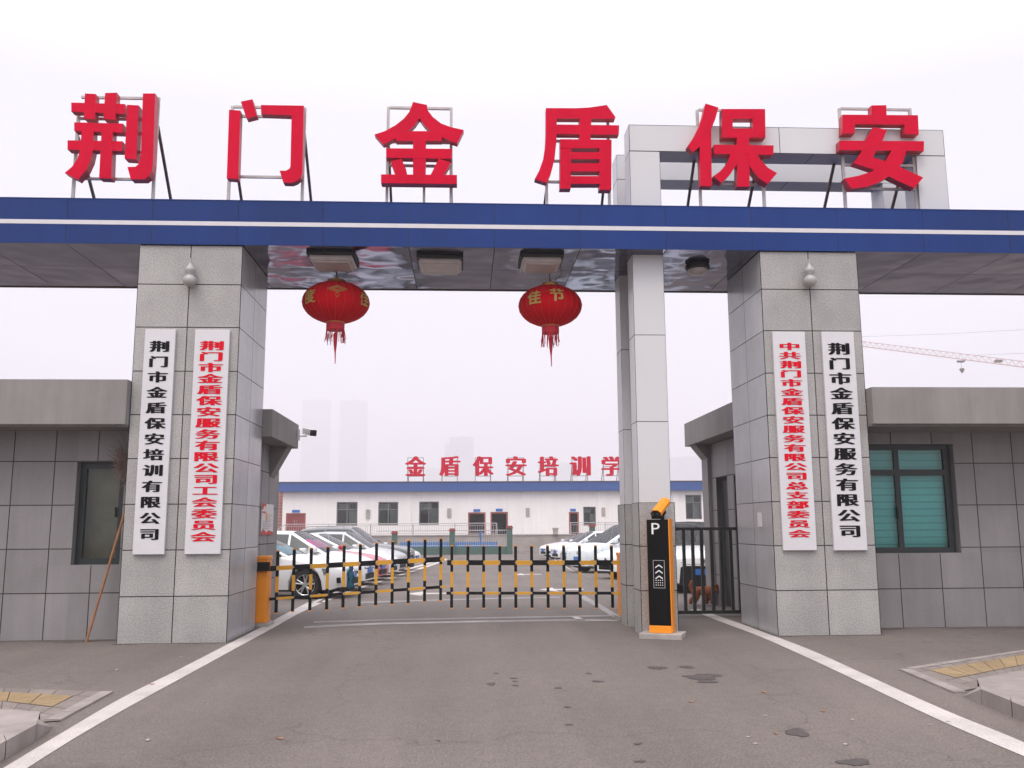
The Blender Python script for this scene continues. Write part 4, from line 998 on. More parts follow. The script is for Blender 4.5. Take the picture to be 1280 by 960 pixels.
# metal fence between column and right pillar
Yf = 15.75
A = at(846, 661, Yf); B_ = at(922, 660, Yf); zt = 1.50; zb = 0.10
xa, xb = 3.05, at(927, 763, Yf).x
t = thing('metal_fence', 'dark metal bar fence between the silver column and the right pillar', 'fence', ((xa+xb)/2, Yf, 0))
boxpart('top_rail', (xa, Yf-0.025, zt-0.05), (xb-0.02, Yf+0.025, zt), M_fence, t); boxpart('bottom_rail', (xa, Yf-0.03, zb-0.055), (xb+0.02, Yf+0.03, zb), M_fence, t)
for cu in (302, 362, 422, 487, 552, 617):
    x_ = at(800+cu/5.336, 740, Yf).x; boxpart('bar', (x_-0.026, Yf-0.024, zb), (x_+0.026, Yf+0.024, zt-0.05), M_fence, t)
x_ = at(923.5, 700, Yf).x; boxpart('post', (x_-0.03, Yf-0.032, zb+0.0), (x_+0.03, Yf+0.032, zt+0.9), M_fence, t)

# ================================================================== CARS
def make_car(kind, paint, label, flat=False):
    """built at the origin, nose towards +X"""
    t = thing('parked_car', label, 'car', (0, 0, 0), 'cars parked inside the yard')
    if kind == 'sedan': L, Wd, H, belt, hood, cowl, roof0, roof1, tail, deck = 4.55, 1.78, 1.46, 0.93, 0.78, 0.95, -0.05, -1.15, -1.75, 1.02
    elif kind == 'hatch': L, Wd, H, belt, hood, cowl, roof0, roof1, tail, deck = 4.10, 1.74, 1.52, 0.95, 0.82, 1.05, 0.15, -1.35, -1.95, 1.05
    elif kind == 'suv': L, Wd, H, belt, hood, cowl, roof0, roof1, tail, deck = 4.55, 1.84, 1.70, 1.06, 0.98, 1.0, 0.15, -1.75, -2.2, 1.12
    else: L, Wd, H, belt, hood, cowl, roof0, roof1, tail, deck = 4.55, 1.80, 1.74, 1.04, 0.94, 1.45, 0.15, -1.75, -2.2, 1.12
    hw = Wd/2; fx = L/2; rxx = -L/2; wr = 0.325 if kind in ('sedan', 'hatch') else 0.35
    wf_, wb_ = fx-0.86, rxx+0.82
    ar = wr+0.045
    xs_ = [fx, fx-0.03, fx-0.12, fx-0.30]
    for c_ in (wf_, wb_):
        xs_ += [c_+k_*ar for k_ in (1.06, 0.98, 0.8, 0.5, 0.0, -0.5, -0.8, -0.98, -1.06)]
    pB = (roof0+roof1)/2
    xs_ += [cowl, (cowl+roof0)/2, roof0, roof0-0.06, pB+0.05, pB-0.05, roof1+0.07, roof1, (roof1+tail)/2, tail, rxx+0.25, rxx+0.08, rxx+0.02, rxx]
    xs_ = sorted(set(round(x_, 3) for x_ in xs_), reverse=True)
    keep = [xs_[0]]
    for x_ in xs_[1:]:
        if keep[-1]-x_ > 0.012: keep.append(x_)
    xs_ = keep
    lerp = lambda a, b, s_: a+(b-a)*max(0, min(1, s_))
    def ss(s_): s_ = max(0, min(1, s_)); return s_*s_*(3-2*s_)
    def prof(x_):
        # half width, sill, belt height, roof height, roof half width
        e = min((fx-x_), (x_-rxx)); wv = hw*(0.80+0.20*ss(min(1, e/0.55)**0.6)) if e < 0.55 else hw
        f_ = (fx-x_)/(fx-cowl)
        if x_ >= cowl: b_ = lerp(hood-0.16 if f_ < 0.1 else hood-0.04, belt, f_**0.7) if f_ > 0.0 else hood-0.22; b_ = hood-0.20+(belt-hood+0.20)*max(0, f_)**0.42
        elif x_ > tail: b_ = belt+0.05*(cowl-x_)/(cowl-tail)
        else: b_ = lerp(deck, deck-0.10, (tail-x_)/(tail-rxx+0.001))
        if x_ >= cowl or x_ <= tail: top = b_+0.035
        elif x_ > roof0: top = lerp(belt+0.035, H-0.02, (cowl-x_)/(cowl-roof0))
        elif x_ >= roof1: 
            m_ = (roof0-x_)/(roof0-roof1); top = H-0.02+0.045*math.sin(math.pi*min(1, m_*0.9+0.05))-0.05*m_
        else: top = lerp(H-0.07, deck+0.03, (roof1-x_)/(roof1-tail))
        return wv, b_, top
    bm = bmesh.new(); rings = []; info = []
    for x_ in xs_:
        wv, b_, top = prof(x_)
        z0 = 0.20 if abs(x_) < L/2-0.2 else 0.26
        az = 0
        for c_ in (wf_, wb_):
            if abs(x_-c_) < ar: az = max(az, wr+math.sqrt(max(0, ar*ar-(x_-c_)**2)))
        zs = max(z0, az)
        tall = max(0, (top-b_-0.03)/(H-belt))
        rw = wv*lerp(0.86, 0.70, tall)
        pts = [(0, zs), (wv*0.80, zs), (wv*0.955 if az else wv*0.93, zs+0.012), (wv*0.985, max(zs+0.05, 0.40)), (wv, max(zs+0.06, 0.60 if b_ > 0.72 else b_-0.1)), (wv*0.965, b_-0.05), (wv*0.93, b_),
               (lerp(wv*0.90, rw*1.04, 1 if tall > 0.05 else 0), max(b_+0.004, top-0.07 if tall > 0.05 else b_+0.012)), (rw*0.86, max(b_+0.012, top-0.014)), (rw*0.45, top+0.006), (0, top+0.012)]
        ring = [bm.verts.new((x_, -y__, z__)) for y__, z__ in pts] + [bm.verts.new((x_, y__, z__)) for y__, z__ in pts[-2:0:-1]]
        rings.append(ring); info.append((x_, b_, top, tall))
    nP = len(rings[0]); half = 10
    glass = []
    for (q, w_, ia, ib) in zip(rings, rings[1:], info, info[1:]):
        xa_, xb_ = ia[0], ib[0]; mx_ = (xa_+xb_)/2
        for j in range(nP):
            f = bm.faces.new((q[j], q[(j+1) % nP], w_[(j+1) % nP], w_[j]))
            jj = j if j < half else nP-1-j
            g_ = None
            if jj == 6 and tail < mx_ < cowl and not (pB-0.051 < mx_ < pB+0.051) and not (roof0-0.061 < mx_ < roof0) and not (roof1 < mx_ < roof1+0.071): g_ = 'side_window'
            if jj in (8, 9) and roof0 < mx_ < cowl: g_ = 'windscreen'
            if jj in (8, 9) and tail < mx_ < roof1: g_ = 'rear_window'
            if g_: glass.append((f, g_))
    bm.faces.new(rings[0][::-1]); bm.faces.new(rings[-1])
    bmesh.ops.recalc_face_normals(bm, faces=bm.faces[:])
    for gname in ('windscreen', 'rear_window', 'side_window'):
        fs = [f for f, g_ in glass if g_ == gname]
        groups = [fs] if gname != 'side_window' else [[f for f in fs if f.calc_center_median().y < 0], [f for f in fs if f.calc_center_median().y > 0]]
        for gr in groups:
            k = MB(); vm_ = {}
            for f in gr:
                vv = []
                for v in f.verts:
                    if v not in vm_: vm_[v] = k.bm.verts.new(v.co+f.normal*(-0.004))
                    vv.append(vm_[v])
                k.bm.faces.new(vv)
            k.build(gname, M_screen if gname == 'windscreen' else M_glass_dark, t, recalc=False, smooth=True)
    bmesh.ops.delete(bm, geom=[f for f, g_ in glass], context='FACES_ONLY')
    k = MB(); k.bm.free(); k.bm = bm
    body = k.build('body', paint, t, recalc=False, smooth=True)
    boxpart('underbody', (rxx+0.3, -hw*0.78, 0.17), (fx-0.3, hw*0.78, 0.30), M_well, t)
    inn = MB(); inn.box((tail+0.3, -hw*0.66, belt-0.25), (cowl-0.35, hw*0.66, belt-0.02)); inn.build('cabin_interior', M_plastic, t)
    for c_ in (wf_, wb_):
        for s_ in (-1, 1):
            y0 = s_*(hw*0.955); y1 = s_*(hw*0.955-0.20)
            wk = MB(); n = 28
            prof_ = [(wr*0.70, 0.0), (wr*0.94, 0.0), (wr, 0.035), (wr, 0.165), (wr*0.9, 0.2), (wr*0.3, 0.2)]
            rg = []
            for (r_, d_) in prof_: rg.append([wk.bm.verts.new((c_+r_*math.cos(2*math.pi*i/n), y0-s_*d_, wr+r_*math.sin(2*math.pi*i/n))) for i in range(n)])
            for q, w_ in zip(rg, rg[1:]):
                for i in range(n): wk.bm.faces.new((q[i], q[(i+1) % n], w_[(i+1) % n], w_[i]))
            wh = wk.build('wheel', M_tyre, t, smooth=True)
            rk = MB(); yq = y0-s_*0.012
            for i in range(5):
                for dlt in (-0.13, 0.13):
                    a_ = 2*math.pi*i/5+0.3
                    p_ = Vector((math.cos(a_+dlt*0.5), 0, math.sin(a_+dlt*0.5))); p2 = Vector((math.cos(a_+dlt*1.5), 0, math.sin(a_+dlt*1.5)))
                    rk.tube([Vector((c_, yq-s_*0.01, wr))+p_*wr*0.10, Vector((c_, yq, wr))+p2*wr*0.69], 0.017, 4)
            rk.lathe([(0.001, -0.02), (0.055, -0.015), (0.055, 0.015), (0.001, 0.02)], (0, 0, 0), 12)
            for v in rk.bm.verts:
                if v.co.length < 0.07: v.co = Vector((c_+v.co.x, yq+s_*v.co.z*0.6, wr+v.co.y))
            ringp = [(c_+wr*0.70*math.cos(2*math.pi*i/24), yq, wr+wr*0.70*math.sin(2*math.pi*i/24)) for i in range(25)]
            rk.tube(ringp, 0.014, 5, caps=False)
            rk.build('rim', M_rim, wh, smooth=True)
            dk = MB(); dk.poly([(c_+wr*0.72*math.cos(2*math.pi*i/20), y0-s_*0.07, wr+wr*0.72*math.sin(2*math.pi*i/20)) for i in range(20)]); dk.build('brake_shadow_plate', M_well, wh)
    # front furniture wraps the nose
    def nose(y_, z_):
        e_ = abs(y_)/hw; return fx-0.012-0.36*max(0, e_-0.55)**1.2-0.10*max(0, z_-0.5)**1.0
    def patch_(name, ylist, z0, z1, m, off=0.014, n=6):
        k = MB(); ya_, yb_ = ylist; vs_ = []
        for i in range(n+1):
            y_ = ya_+(yb_-ya_)*i/n
            vs_.append([k.bm.verts.new((nose(y_, z)+off_, y_, z)) for z, off_ in ((z0, off-0.06), (z0, off), (z1, off), (z1, off-0.08))])
        for a_, b_ in zip(vs_, vs_[1:]):
            for q in range(3): k.bm.faces.new((a_[q], b_[q], b_[q+1], a_[q+1]))
        for e_ in (vs_[0], vs_[-1]): k.bm.faces.new(e_)
        return k.build(name, m, t)
    zh = hood-0.23
    for s_ in (-1, 1):
        lamp = MB(); n_ = 7
        top_, bot_ = [], []
        for i in range(n_+1):
            q = i/n_; y_ = s_*hw*lerp(0.52, 0.985, q); xx = nose(y_, zh)-0.30*q*q+0.02
            top_.append((xx-0.05, y_*1.0, zh+0.07+0.06*q)); bot_.append((xx, y_*1.004, zh-0.035+0.05*q))
        for i in range(n_): lamp.poly([bot_[i], bot_[i+1], top_[i+1], top_[i]])
        bmesh.ops.remove_doubles(lamp.bm, verts=lamp.bm.verts[:], dist=0.001)
        bmesh.ops.solidify(lamp.bm, geom=lamp.bm.faces[:], thickness=0.03)
        lamp.build('headlight', M_lamp, t)
    if kind == 'suv':
        gr = patch_('grille', (-hw*0.55, hw*0.55), zh-0.10, zh+0.10, M_blackgloss, 0.02)
        for q in (-0.05, 0.0, 0.05): patch_('grille_bar', (-hw*0.53, hw*0.53), zh+q-0.012, zh+q+0.012, M_chrome, 0.032); patch_('lower_bumper', (-hw*0.95, hw*0.95), 0.21, 0.66, M_plastic, 0.03, 10)
    else:
        gr = patch_('grille', (-hw*0.45, hw*0.45), zh-0.035, zh+0.07, M_blackgloss, 0.02); patch_('air_intake', (-hw*0.48, hw*0.48), 0.30, 0.44, M_blackgloss, 0.02)
        for s_ in (-1, 1): patch_('fog_lamp', (s_*hw*0.66, s_*hw*0.88), 0.36, 0.48, M_blackgloss, 0.016, 3)
    k = MB(); k.tube([(nose(0, zh)+0.03, 0, zh+0.02), (nose(0, zh)+0.045, 0, zh+0.02)], 0.06, 14); k.build('emblem', M_chrome, t)
    k = MB(); k.box((nose(0, 0.5)+0.022, -0.22, 0.45), (nose(0, 0.5)+0.034, 0.22, 0.59)); k.build('licence_plate', M_plate, t)
    for s_ in (-1, 1):
        k = MB(); k.box((cowl-0.28, s_*(hw*0.93), belt+0.03), (cowl-0.14, s_*(hw*0.93+0.20), belt+0.16)); k.build('wing_mirror', paint, t, bevel=0.03, smooth=True)
        k = MB(); k.box((rxx-0.004, s_*hw*0.5, deck-0.30), (rxx+0.16, s_*hw*0.86, deck-0.16)); k.build('tail_light', M_tail, t, bevel=0.02)
        for xh in (cowl-0.95, pB-0.55):
            if not flat: k = MB(); k.box((xh-0.08, s_*(hw*0.975), belt-0.16), (xh+0.08, s_*(hw+0.018), belt-0.125)); k.build('door_handle', paint, t, bevel=0.008)
    t['L'] = L
    return t
def place(t, nose_pt, heading):
    L = t['L']; d = Vector((math.cos(heading), math.sin(heading), 0)); c = Vector((nose_pt.x, nose_pt.y, 0))-d*L/2
    t.location = (c.x, c.y, gz(c.y)); t.rotation_euler = (0, 0, heading)
    del t['L']
hd = R_(-9)
n0 = gp(441, 746); stepd = (gp(548, 702)-n0); 
def NL(i, pitch=2.62):
    d_ = stepd.normalized(); return n0+d_*pitch*i
cars = []
c1 = make_car('sedan', M_carwhite, 'white sedan nearest the left fence boom with a teal screen shade'); place(c1, NL(0), hd)
def shade(car, m, name, kind):
    # reflective sunshade behind the windscreen
    k = MB(); b_, c_, r_, h_ = (0.93, 0.95, -0.05, 1.46) if kind == 'sedan' else (0.95, 1.05, 0.15, 1.52)
    e_ = 0.45 if kind == 'sedan' else 0.62; s0_ = 0.02 if kind == 'sedan' else 0.2
    lp = lambda t_: (c_-0.06+(r_+0.1-c_+0.06)*t_, b_+0.075+(h_-0.095-b_)*t_)
    (xa_, za_), (xb_, zb_) = lp(s0_), lp(e_)
    q = [(xa_, -0.60, za_), (xa_, 0.60, za_), (xb_, 0.54, zb_), (xb_, -0.54, zb_)]
    k.prism([(x_-0.03, y_, z_-0.035+0.01*math.sin(y_*9)) for x_, y_, z_ in q], (0, 0, 0.008)); ORG[car] = Vector((0, 0, 0)); o = k.build(name, m, car); return o
shade(c1, M_tealshade, 'sun_shade', 'sedan')
c2 = make_car('hatch', M_carwhite, 'white hatchback with a magenta screen shade, second from the left fence boom'); place(c2, NL(1), hd); shade(c2, M_magenta, 'sun_shade', 'hatch')
c3 = make_car('sedan', M_carred, 'red sedan among white cars in the left row'); place(c3, NL(2), hd)
c4 = make_car('sedan', M_carwhite, 'white sedan between the red sedan and a silver hatchback in the left row'); place(c4, NL(3), hd)
c5 = make_car('hatch', M_carsilver, 'silver hatchback between a white sedan and the dark grey off-roader'); place(c5, NL(4), hd)
c6 = make_car('suv', M_cargrey, 'dark grey off-roader with roof rails in the left row'); place(c6, NL(5), hd)
c7 = make_car('sedan', M_carwhite, 'white sedan just beyond the dark grey off-roader'); place(c7, NL(6), hd)
for s_ in (-0.62, 0.62):
    k = MB(); k.tube([(-0.1, s_, 1.70), (-0.2, s_, 1.75), (-1.5, s_, 1.73), (-1.6, s_, 1.66)], 0.018, 5); k.build('roof_rail', M_rail, c6)
# blue cloth bag tied on the second car's bumper
k = MB(); cT = Matrix.Translation(c1.location) @ Matrix.Rotation(hd, 4, 'Z'); fr_x = 4.55/2
g_ = [[k.bm.verts.new(cT @ Vector((fr_x+0.035-0.12*max(0, (0.30-0.05*j)-0.2)+0.03*math.sin(j*1.7+i*0.4)+0.02*math.sin(i*2.1), -0.52+0.055*j+0.012*math.sin(i*1.9), 0.74-0.075*i-0.02*math.sin(j*1.2)))) for j in range(8)] for i in range(8)]
for i in range(7):
    for j in range(7): k.bm.faces.new((g_[i][j], g_[i][j+1], g_[i+1][j+1], g_[i+1][j]))
bmesh.ops.solidify(k.bm, geom=k.bm.faces[:], thickness=0.025)
cl = cT @ Vector((fr_x, -0.35, 0.2))
tag(k.build('blue_cloth', M_tealcloth, base=(cl.x, cl.y, cl.z), smooth='all'), 'crumpled teal blue cloth hanging on the nose of the nearest white sedan', 'cloth')

hr = R_(180+10)
van = make_car('van', M_carpale, 'tall pale white van with dark side windows beside the silver column'); place(van, gp(722, 716), R_(180+28))
v2 = make_car('hatch', M_carwhite, 'white hatchback partly hidden by the silver column, nearest the right boom'); place(v2, gp(758, 724), R_(180+24))
f1 = gp(676, 696); 
v3 = make_car('sedan', M_carwhite, 'farthest white sedan of the right row, by the stone terrace wall', True); place(v3, gp(679, 699), R_(180+14))
v4 = make_car('hatch', M_carwhite, 'white hatchback between the farthest sedan and the silver saloon on the right', True); place(v4, gp(694, 703), R_(180+14))
v5 = make_car('sedan', M_carsilver, 'silver saloon beside the tall pale van', True); place(v5, gp(708, 708), R_(180+16))
jeep = make_car('suv', M_carwhite, 'white off-roader with a black bumper behind the dark metal fence'); place(jeep, gp(880, 742), R_(-95))
# ------------------------------------------------------------------ the dog
dg = gp(880, 757); 
def dog(loc, heading):
    t = thing('dog', 'russet brown fluffy dog walking behind the dark metal fence', 'dog', (0, 0, 0))
    V = [(0, 0, 0.33), (-0.17, 0, 0.335), (0.15, 0, 0.335), (0.25, 0, 0.37), (0.31, 0, 0.385), (0.385, 0, 0.355), (0.42, 0, 0.345),   # 0..6 spine, neck, head, muzzle
         (-0.25, 0, 0.375), (-0.285, 0, 0.45), (-0.26, 0, 0.53), (-0.20, 0, 0.55)]                                                # 7..10 tail curled
    rad = [0.095, 0.09, 0.10, 0.075, 0.075, 0.04, 0.028, 0.045, 0.045, 0.045, 0.03]
    E = [(0, 1), (0, 2), (2, 3), (3, 4), (4, 5), (5, 6), (1, 7), (7, 8), (8, 9), (9, 10)]
    def legs(base, x0, x1, x2, x3, y_, rs, zs):
        i = len(V); V.extend([(x0, y_, zs[0]), (x1, y_*1.05, zs[1]), (x2, y_*1.05, zs[2]), (x3, y_*1.05, zs[3])]); rad.extend(rs); E.extend([(base, i), (i, i+1), (i+1, i+2), (i+2, i+3)])
    legs(2, 0.15, 0.17, 0.18, 0.20, -0.06, (0.06, 0.04, 0.03, 0.032), (0.27, 0.16, 0.06, 0.02))
    legs(2, 0.13, 0.10, 0.07, 0.10, 0.06, (0.06, 0.04, 0.03, 0.032), (0.27, 0.16, 0.07, 0.03))
    legs(1, -0.17, -0.13, -0.21, -0.20, -0.065, (0.07, 0.05, 0.03, 0.032), (0.28, 0.19, 0.10, 0.02))
    legs(1, -0.19, -0.19, -0.29, -0.29, 0.065, (0.07, 0.05, 0.03, 0.032), (0.28, 0.19, 0.11, 0.025))
    for s_ in (-1, 1):
        i = len(V); V.extend([(0.295, s_*0.05, 0.435), (0.29, s_*0.065, 0.475)]); rad.extend([0.028, 0.012]); E.extend([(4, i), (i, i+1)])
    me = bpy.data.meshes.new('dogskin'); me.from_pydata(V, E, []); o = bpy.data.objects.new('dogskin', me); COL.objects.link(o)
    md = o.modifiers.new('skin', 'SKIN')
    for d_, r_ in zip(me.skin_vertices[0].data, rad): d_.radius = (r_, r_)
    me.skin_vertices[0].data[0].use_root = True
    sbd = o.modifiers.new('sub', 'SUBSURF'); sbd.levels = 2; sbd.render_levels = 2
    bpy.context.view_layer.update()
    m2 = bpy.data.meshes.new_from_object(o.evaluated_get(bpy.context.evaluated_depsgraph_get()))
    bpy.data.objects.remove(o)
    m2.materials.clear(); m2.materials.append(M_fur); m2.shade_smooth(); m2.name = 'body'
    rr = random.Random(2)
    bmx = bmesh.new(); bmx.from_mesh(m2)
    for v in bmx.verts: v.co += v.normal*rr.uniform(-0.004, 0.010)
    # fur tufts: short blades standing out of the coat
    for f in list(bmx.faces):
        for _ in range(2):
            c_ = f.calc_center_median()+Vector([rr.uniform(-0.01, 0.01) for _ in range(3)]); n_ = f.normal
            if c_.x > 0.36 or c_.z < 0.05: continue
            tdir = (n_*0.5+Vector((-0.5, 0, -0.5))).normalized()*rr.uniform(0.015, 0.04); sd_ = n_.cross(tdir).normalized()*0.005
            bmx.faces.new([bmx.verts.new(c_-sd_), bmx.verts.new(c_+sd_), bmx.verts.new(c_+tdir+n_*0.006)])
    bmx.to_mesh(m2); bmx.free()
    b = bpy.data.objects.new('body', m2); COL.objects.link(b); b.parent = t
    for s_ in (-1, 1): MB().lathe([(0.002, -0.012), (0.010, -0.006), (0.012, 0), (0.010, 0.006), (0.002, 0.012)], (0.36, s_*0.04, 0.40), 8).build('eye', M_dark_eye, t)
    MB().lathe([(0.002, -0.015), (0.014, -0.006), (0.014, 0.006), (0.002, 0.014)], (0.447, 0, 0.352), 8).build('nose', M_dark_eye, t)
    t.location = loc; t.rotation_euler = (0, 0, heading); t.scale = (0.86, 0.86, 0.86)
dog(Vector((dg.x, dg.y, gz(dg.y))), R_(-8))

# ================================================================== BACK OF THE YARD
YS = 80.0
def A(u, v, Y=YS): return at(u, v, Y)
zfl = A(560, 668).z; ztop = A(560, 603).z
xl, xrr = A(353, 640).x, A(905, 640).x+4
t = thing('training_school', 'long low white training school building with a blue roof band', 'building', ((xl+xrr)/2, YS+5, zfl))
holes = []
def rect(u0, v0, u1, v1): p, q = A(u0, v0), A(u1, v1); return (p.x, q.x, q.z, p.z)
wins = [rect(421, 627.5, 446.5, 657), rect(473, 627.5, 497.5, 656.5), rect(524, 627, 548.5, 656), rect(729, 633.5, 745, 657), rect(772, 631, 790, 656), rect(856.5, 618.5, 877.5, 649)]
doors = [rect(357.5, 641.5, 381.5, 669), rect(585, 640.5, 607, 669), rect(613, 640, 635, 669), rect(711, 640, 724, 669)]
zf0 = A(560, 614.5).z
mb = MB(); us_ = sorted([(0, False), (xrr-xl, False)]+[(h[i]-xl, False) for h in wins+doors for i in (0, 1)]+[(A(u, 640).x-xl, True) for u in (460, 510, 570, 610, 658, 705, 752)])
zz_ = sorted(set([round(zfl-0.5, 3), round(zf0+0.02, 3)]+[round(h[i], 3) for h in wins+doors for i in (2, 3)]))
H_ = [(h[0]-xl, h[1]-xl, h[2]-0.002, h[3]+0.002) for h in wins+doors]
mb.tiled((xl, YS, 0), (1, 0, 0), (0, 0, 1), us_, [(z, False) for z in zz_], gap=0.03, depth=0.02, hole=H_, tonev=0.0, jmi=0)
mb.build('wall', [M_wallwhite], t, recalc=False)
mb = MB(); mb.box((xl, YS+0.3, zfl-0.5), (xl+0.25, YS+10, zf0)); mb.box((xrr-0.25, YS+0.3, zfl-0.5), (xrr, YS+10, zf0)); mb.box((xl, YS+10, zfl-0.5), (xrr, YS+10.2, zf0)); mb.build('side_walls', M_wallwhite, t)
boxpart('roof_band', (xl-0.4, YS-0.5, zf0+0.02), (xrr, YS+10.3, ztop), M_blue2, t)
boxpart('roof_edge', (xl-0.45, YS-0.55, ztop), (xrr, YS+10.3, ztop+0.07), M_rust, t)
boxpart('inner_partition', (xl+0.3, YS+2.2, zfl), (xrr-0.3, YS+2.3, zf0), M_darkroom, t)
# pilasters
for u in (510, 658, 752, 845): x_ = A(u, 640).x; boxpart('pilaster', (x_-0.30, YS-0.06, zfl-0.5), (x_+0.30, YS-0.002, zf0+0.018), M_wallwhite, t)
for (x0, x1, z0, z1) in wins:
    fwd = 0.09; w_ = MB(); y0, y1 = YS+0.08, YS+0.16
    w_.box((x0, y0, z0), (x1, y1, z0+fwd)); w_.box((x0, y0, z1-fwd), (x1, y1, z1)); w_.box((x0, y0, z0+fwd), (x0+fwd, y1, z1-fwd)); w_.box((x1-fwd, y0, z0+fwd), (x1, y1, z1-fwd))
    if x1-x0 > 1.3: w_.box(((x0+x1)/2-0.04, y0+0.01, z0+fwd), ((x0+x1)/2+0.04, y1-0.01, z1-fwd)); w_.box((x0+fwd, y0+0.012, z0+(z1-z0)*0.66), (x1-fwd, y1-0.012, z0+(z1-z0)*0.66+0.07))
    wo_ = w_.build('window', M_schoolframe, t)
    MB().box(((x0+x1)/2+0.1, YS+0.5, z0), (x1-0.05, YS+0.55, z0+(z1-z0)*0.64)).box((x0+0.1, YS+0.6, z0+(z1-z0)*0.7), ((x0+x1)/2+0.2, YS+0.65, z1-0.15)).build('curtain', M_curtain, wo_)
    MB().box((x0+fwd, YS+0.11, z0+fwd), (x1-fwd, YS+0.12, z1-fwd)).build('pane', M_pane, wo_)
for i, (x0, x1, z0, z1) in enumerate(doors):
    fwd = 0.13; w_ = MB(); y0, y1 = YS+0.03, YS+0.15
    w_.box((x0, y0, z1-fwd), (x1, y1, z1)); w_.box((x0, y0, z0), (x0+fwd, y1, z1-fwd)); w_.box((x1-fwd, y0, z0), (x1, y1, z1-fwd))
    wo_ = w_.build('door', M_doorframe, t)
    if i == 0:
        k = MB(); k.box((x0+fwd, YS+0.08, z0), ((x0+x1)/2-0.01, YS+0.12, z1-fwd)); k.box(((x0+x1)/2+0.01, YS+0.08, z0), (x1-fwd, YS+0.12, z1-fwd)); k.build('door_leaves', M_door, wo_)
        k = MB(); k.tube([((x0+x1)/2-0.1, YS+0.05, z0+0.9), ((x0+x1)/2-0.1, YS+0.05, z0+1.3)], 0.025, 5); k.tube([((x0+x1)/2+0.1, YS+0.05, z0+0.9), ((x0+x1)/2+0.1, YS+0.05, z0+1.3)], 0.025, 5); k.build('handle', M_chrome, wo_)
    k = MB(); cx_ = (x0+x1)/2; k.box((cx_-0.32 if i == 3 else cx_-0.30*(x1-x0)/1.55, YS-0.04, z1+0.05), (cx_+0.30*(x1-x0)/1.55, YS-0.003, z1+0.28)); k.build('door_sign', M_plate, t)
for u, v0, v1 in ((460, 637, 648), (561.5, 635.5, 646.5), (659.5, 635, 646), (754, 634.5, 645.5)):
    p, q = A(u-2.4, v0), A(u+2.4, v1); k = MB(); k.box((p.x, YS-0.10, q.z), (q.x, YS-0.062, p.z)); po = k.build('wall_plaque', M_stone, t)
# rooftop red characters
YC = YS-0.2
for i, (ch, u, lab) in enumerate(zip('金盾保安培训学', (519.5, 562.3, 604, 645, 685.3, 725.3, 764.5),
        ('small red roof character with a peaked top, first on the white school roof', 'small red roof character with a tall box and left sweep on the school roof', 'small red roof character with a box over crossed legs on the school roof',
         'small red roof character with a lid over crossing strokes on the school roof', 'small red roof character between the lidded one and three upright strokes on the school roof', 'small red roof character of three upright strokes on the school roof', 'small red roof character with three dots on a lid, beside the silver column'))):
    c = A(u, 582.5, YC); w_ = 23.5*YC/FPX; h_ = 24*YC/FPX
    ct = thing('roof_character', lab, 'sign character', (c.x, YC, ztop+0.07), 'small red characters on the training school roof')
    mb = MB(); put_glyph(mb, ch, lambda a, b, d: Vector((c.x+a, YC-d, c.z+b)), w_, h_, fit='box', shifts=((-0.035, 0), (0.035, 0), (-0.06, 0.0), (0.06, 0), (0, 0.012), (0, -0.012)), dz=0.008)
    front = mb.build('letter_body', M_red, ct, recalc=False)
    mb = MB(); put_glyph(mb, ch, lambda a, b, d: Vector((c.x+a, YC+0.16+d, c.z+b)), w_, h_, fit='box', shifts=((-0.035, 0), (0.035, 0)), dz=0.008)
    mb.build('letter_back', M_redside, ct, recalc=False)
    k = MB(); x0, x1 = c.x-w_*0.42, c.x+w_*0.40; zt_ = c.z+h_*0.46
    for x_ in (x0, x1): k.tube([(x_, YC+0.24, ztop+0.07), (x_, YC+0.24, zt_)], 0.035, square=True); k.tube([(x_, YC+0.26, ztop+0.07+(zt_-ztop)*0.7), (x_-0.0, YC+1.6, ztop+0.07)], 0.03, square=True)
    for s_ in (0.98, 0.62, 0.25): k.tube([(x0, YC+0.24, ztop+(zt_-ztop)*s_), (x1, YC+0.24, ztop+(zt_-ztop)*s_)], 0.028, square=True)
    k.build('support_frame', M_frame, ct)
# brick wall at the far left, behind the school
p, q = A(343, 606, 84), A(354, 645, 84)
bt = thing('brick_house', 'red brick building end seen left of the white school building', 'building', ((p.x+q.x)/2, 86, gz(84)))
mb = MB(); wx0, wx1 = p.x-6, q.x+0.4
rows_b = [(gz(84), False)]+[(gz(84)+0.28*k, True) for k in range(1, int((p.z-gz(84))/0.28))]+[(p.z, False)]
mb.tiled((wx0, 84, 0), (1, 0, 0), (0, 0, 1), [(0, False)]+[(0.5*k, True) for k in range(1, int((wx1-wx0)/0.5))]+[(wx1-wx0, False)], rows_b, gap=0.06, depth=0.02, tonev=0.25, jmi=1)
mb.build('brick_wall', [M_brick, M_stone], bt, recalc=False)
boxpart('roof', (wx0-0.2, 83.8, p.z), (wx1+0.1, 90, p.z+0.25), M_rust, bt)
boxpart('rear_mass', (wx0, 84.05, gz(84)-0.1), (wx1-0.02, 89.8, p.z-0.01), M_brick, bt)

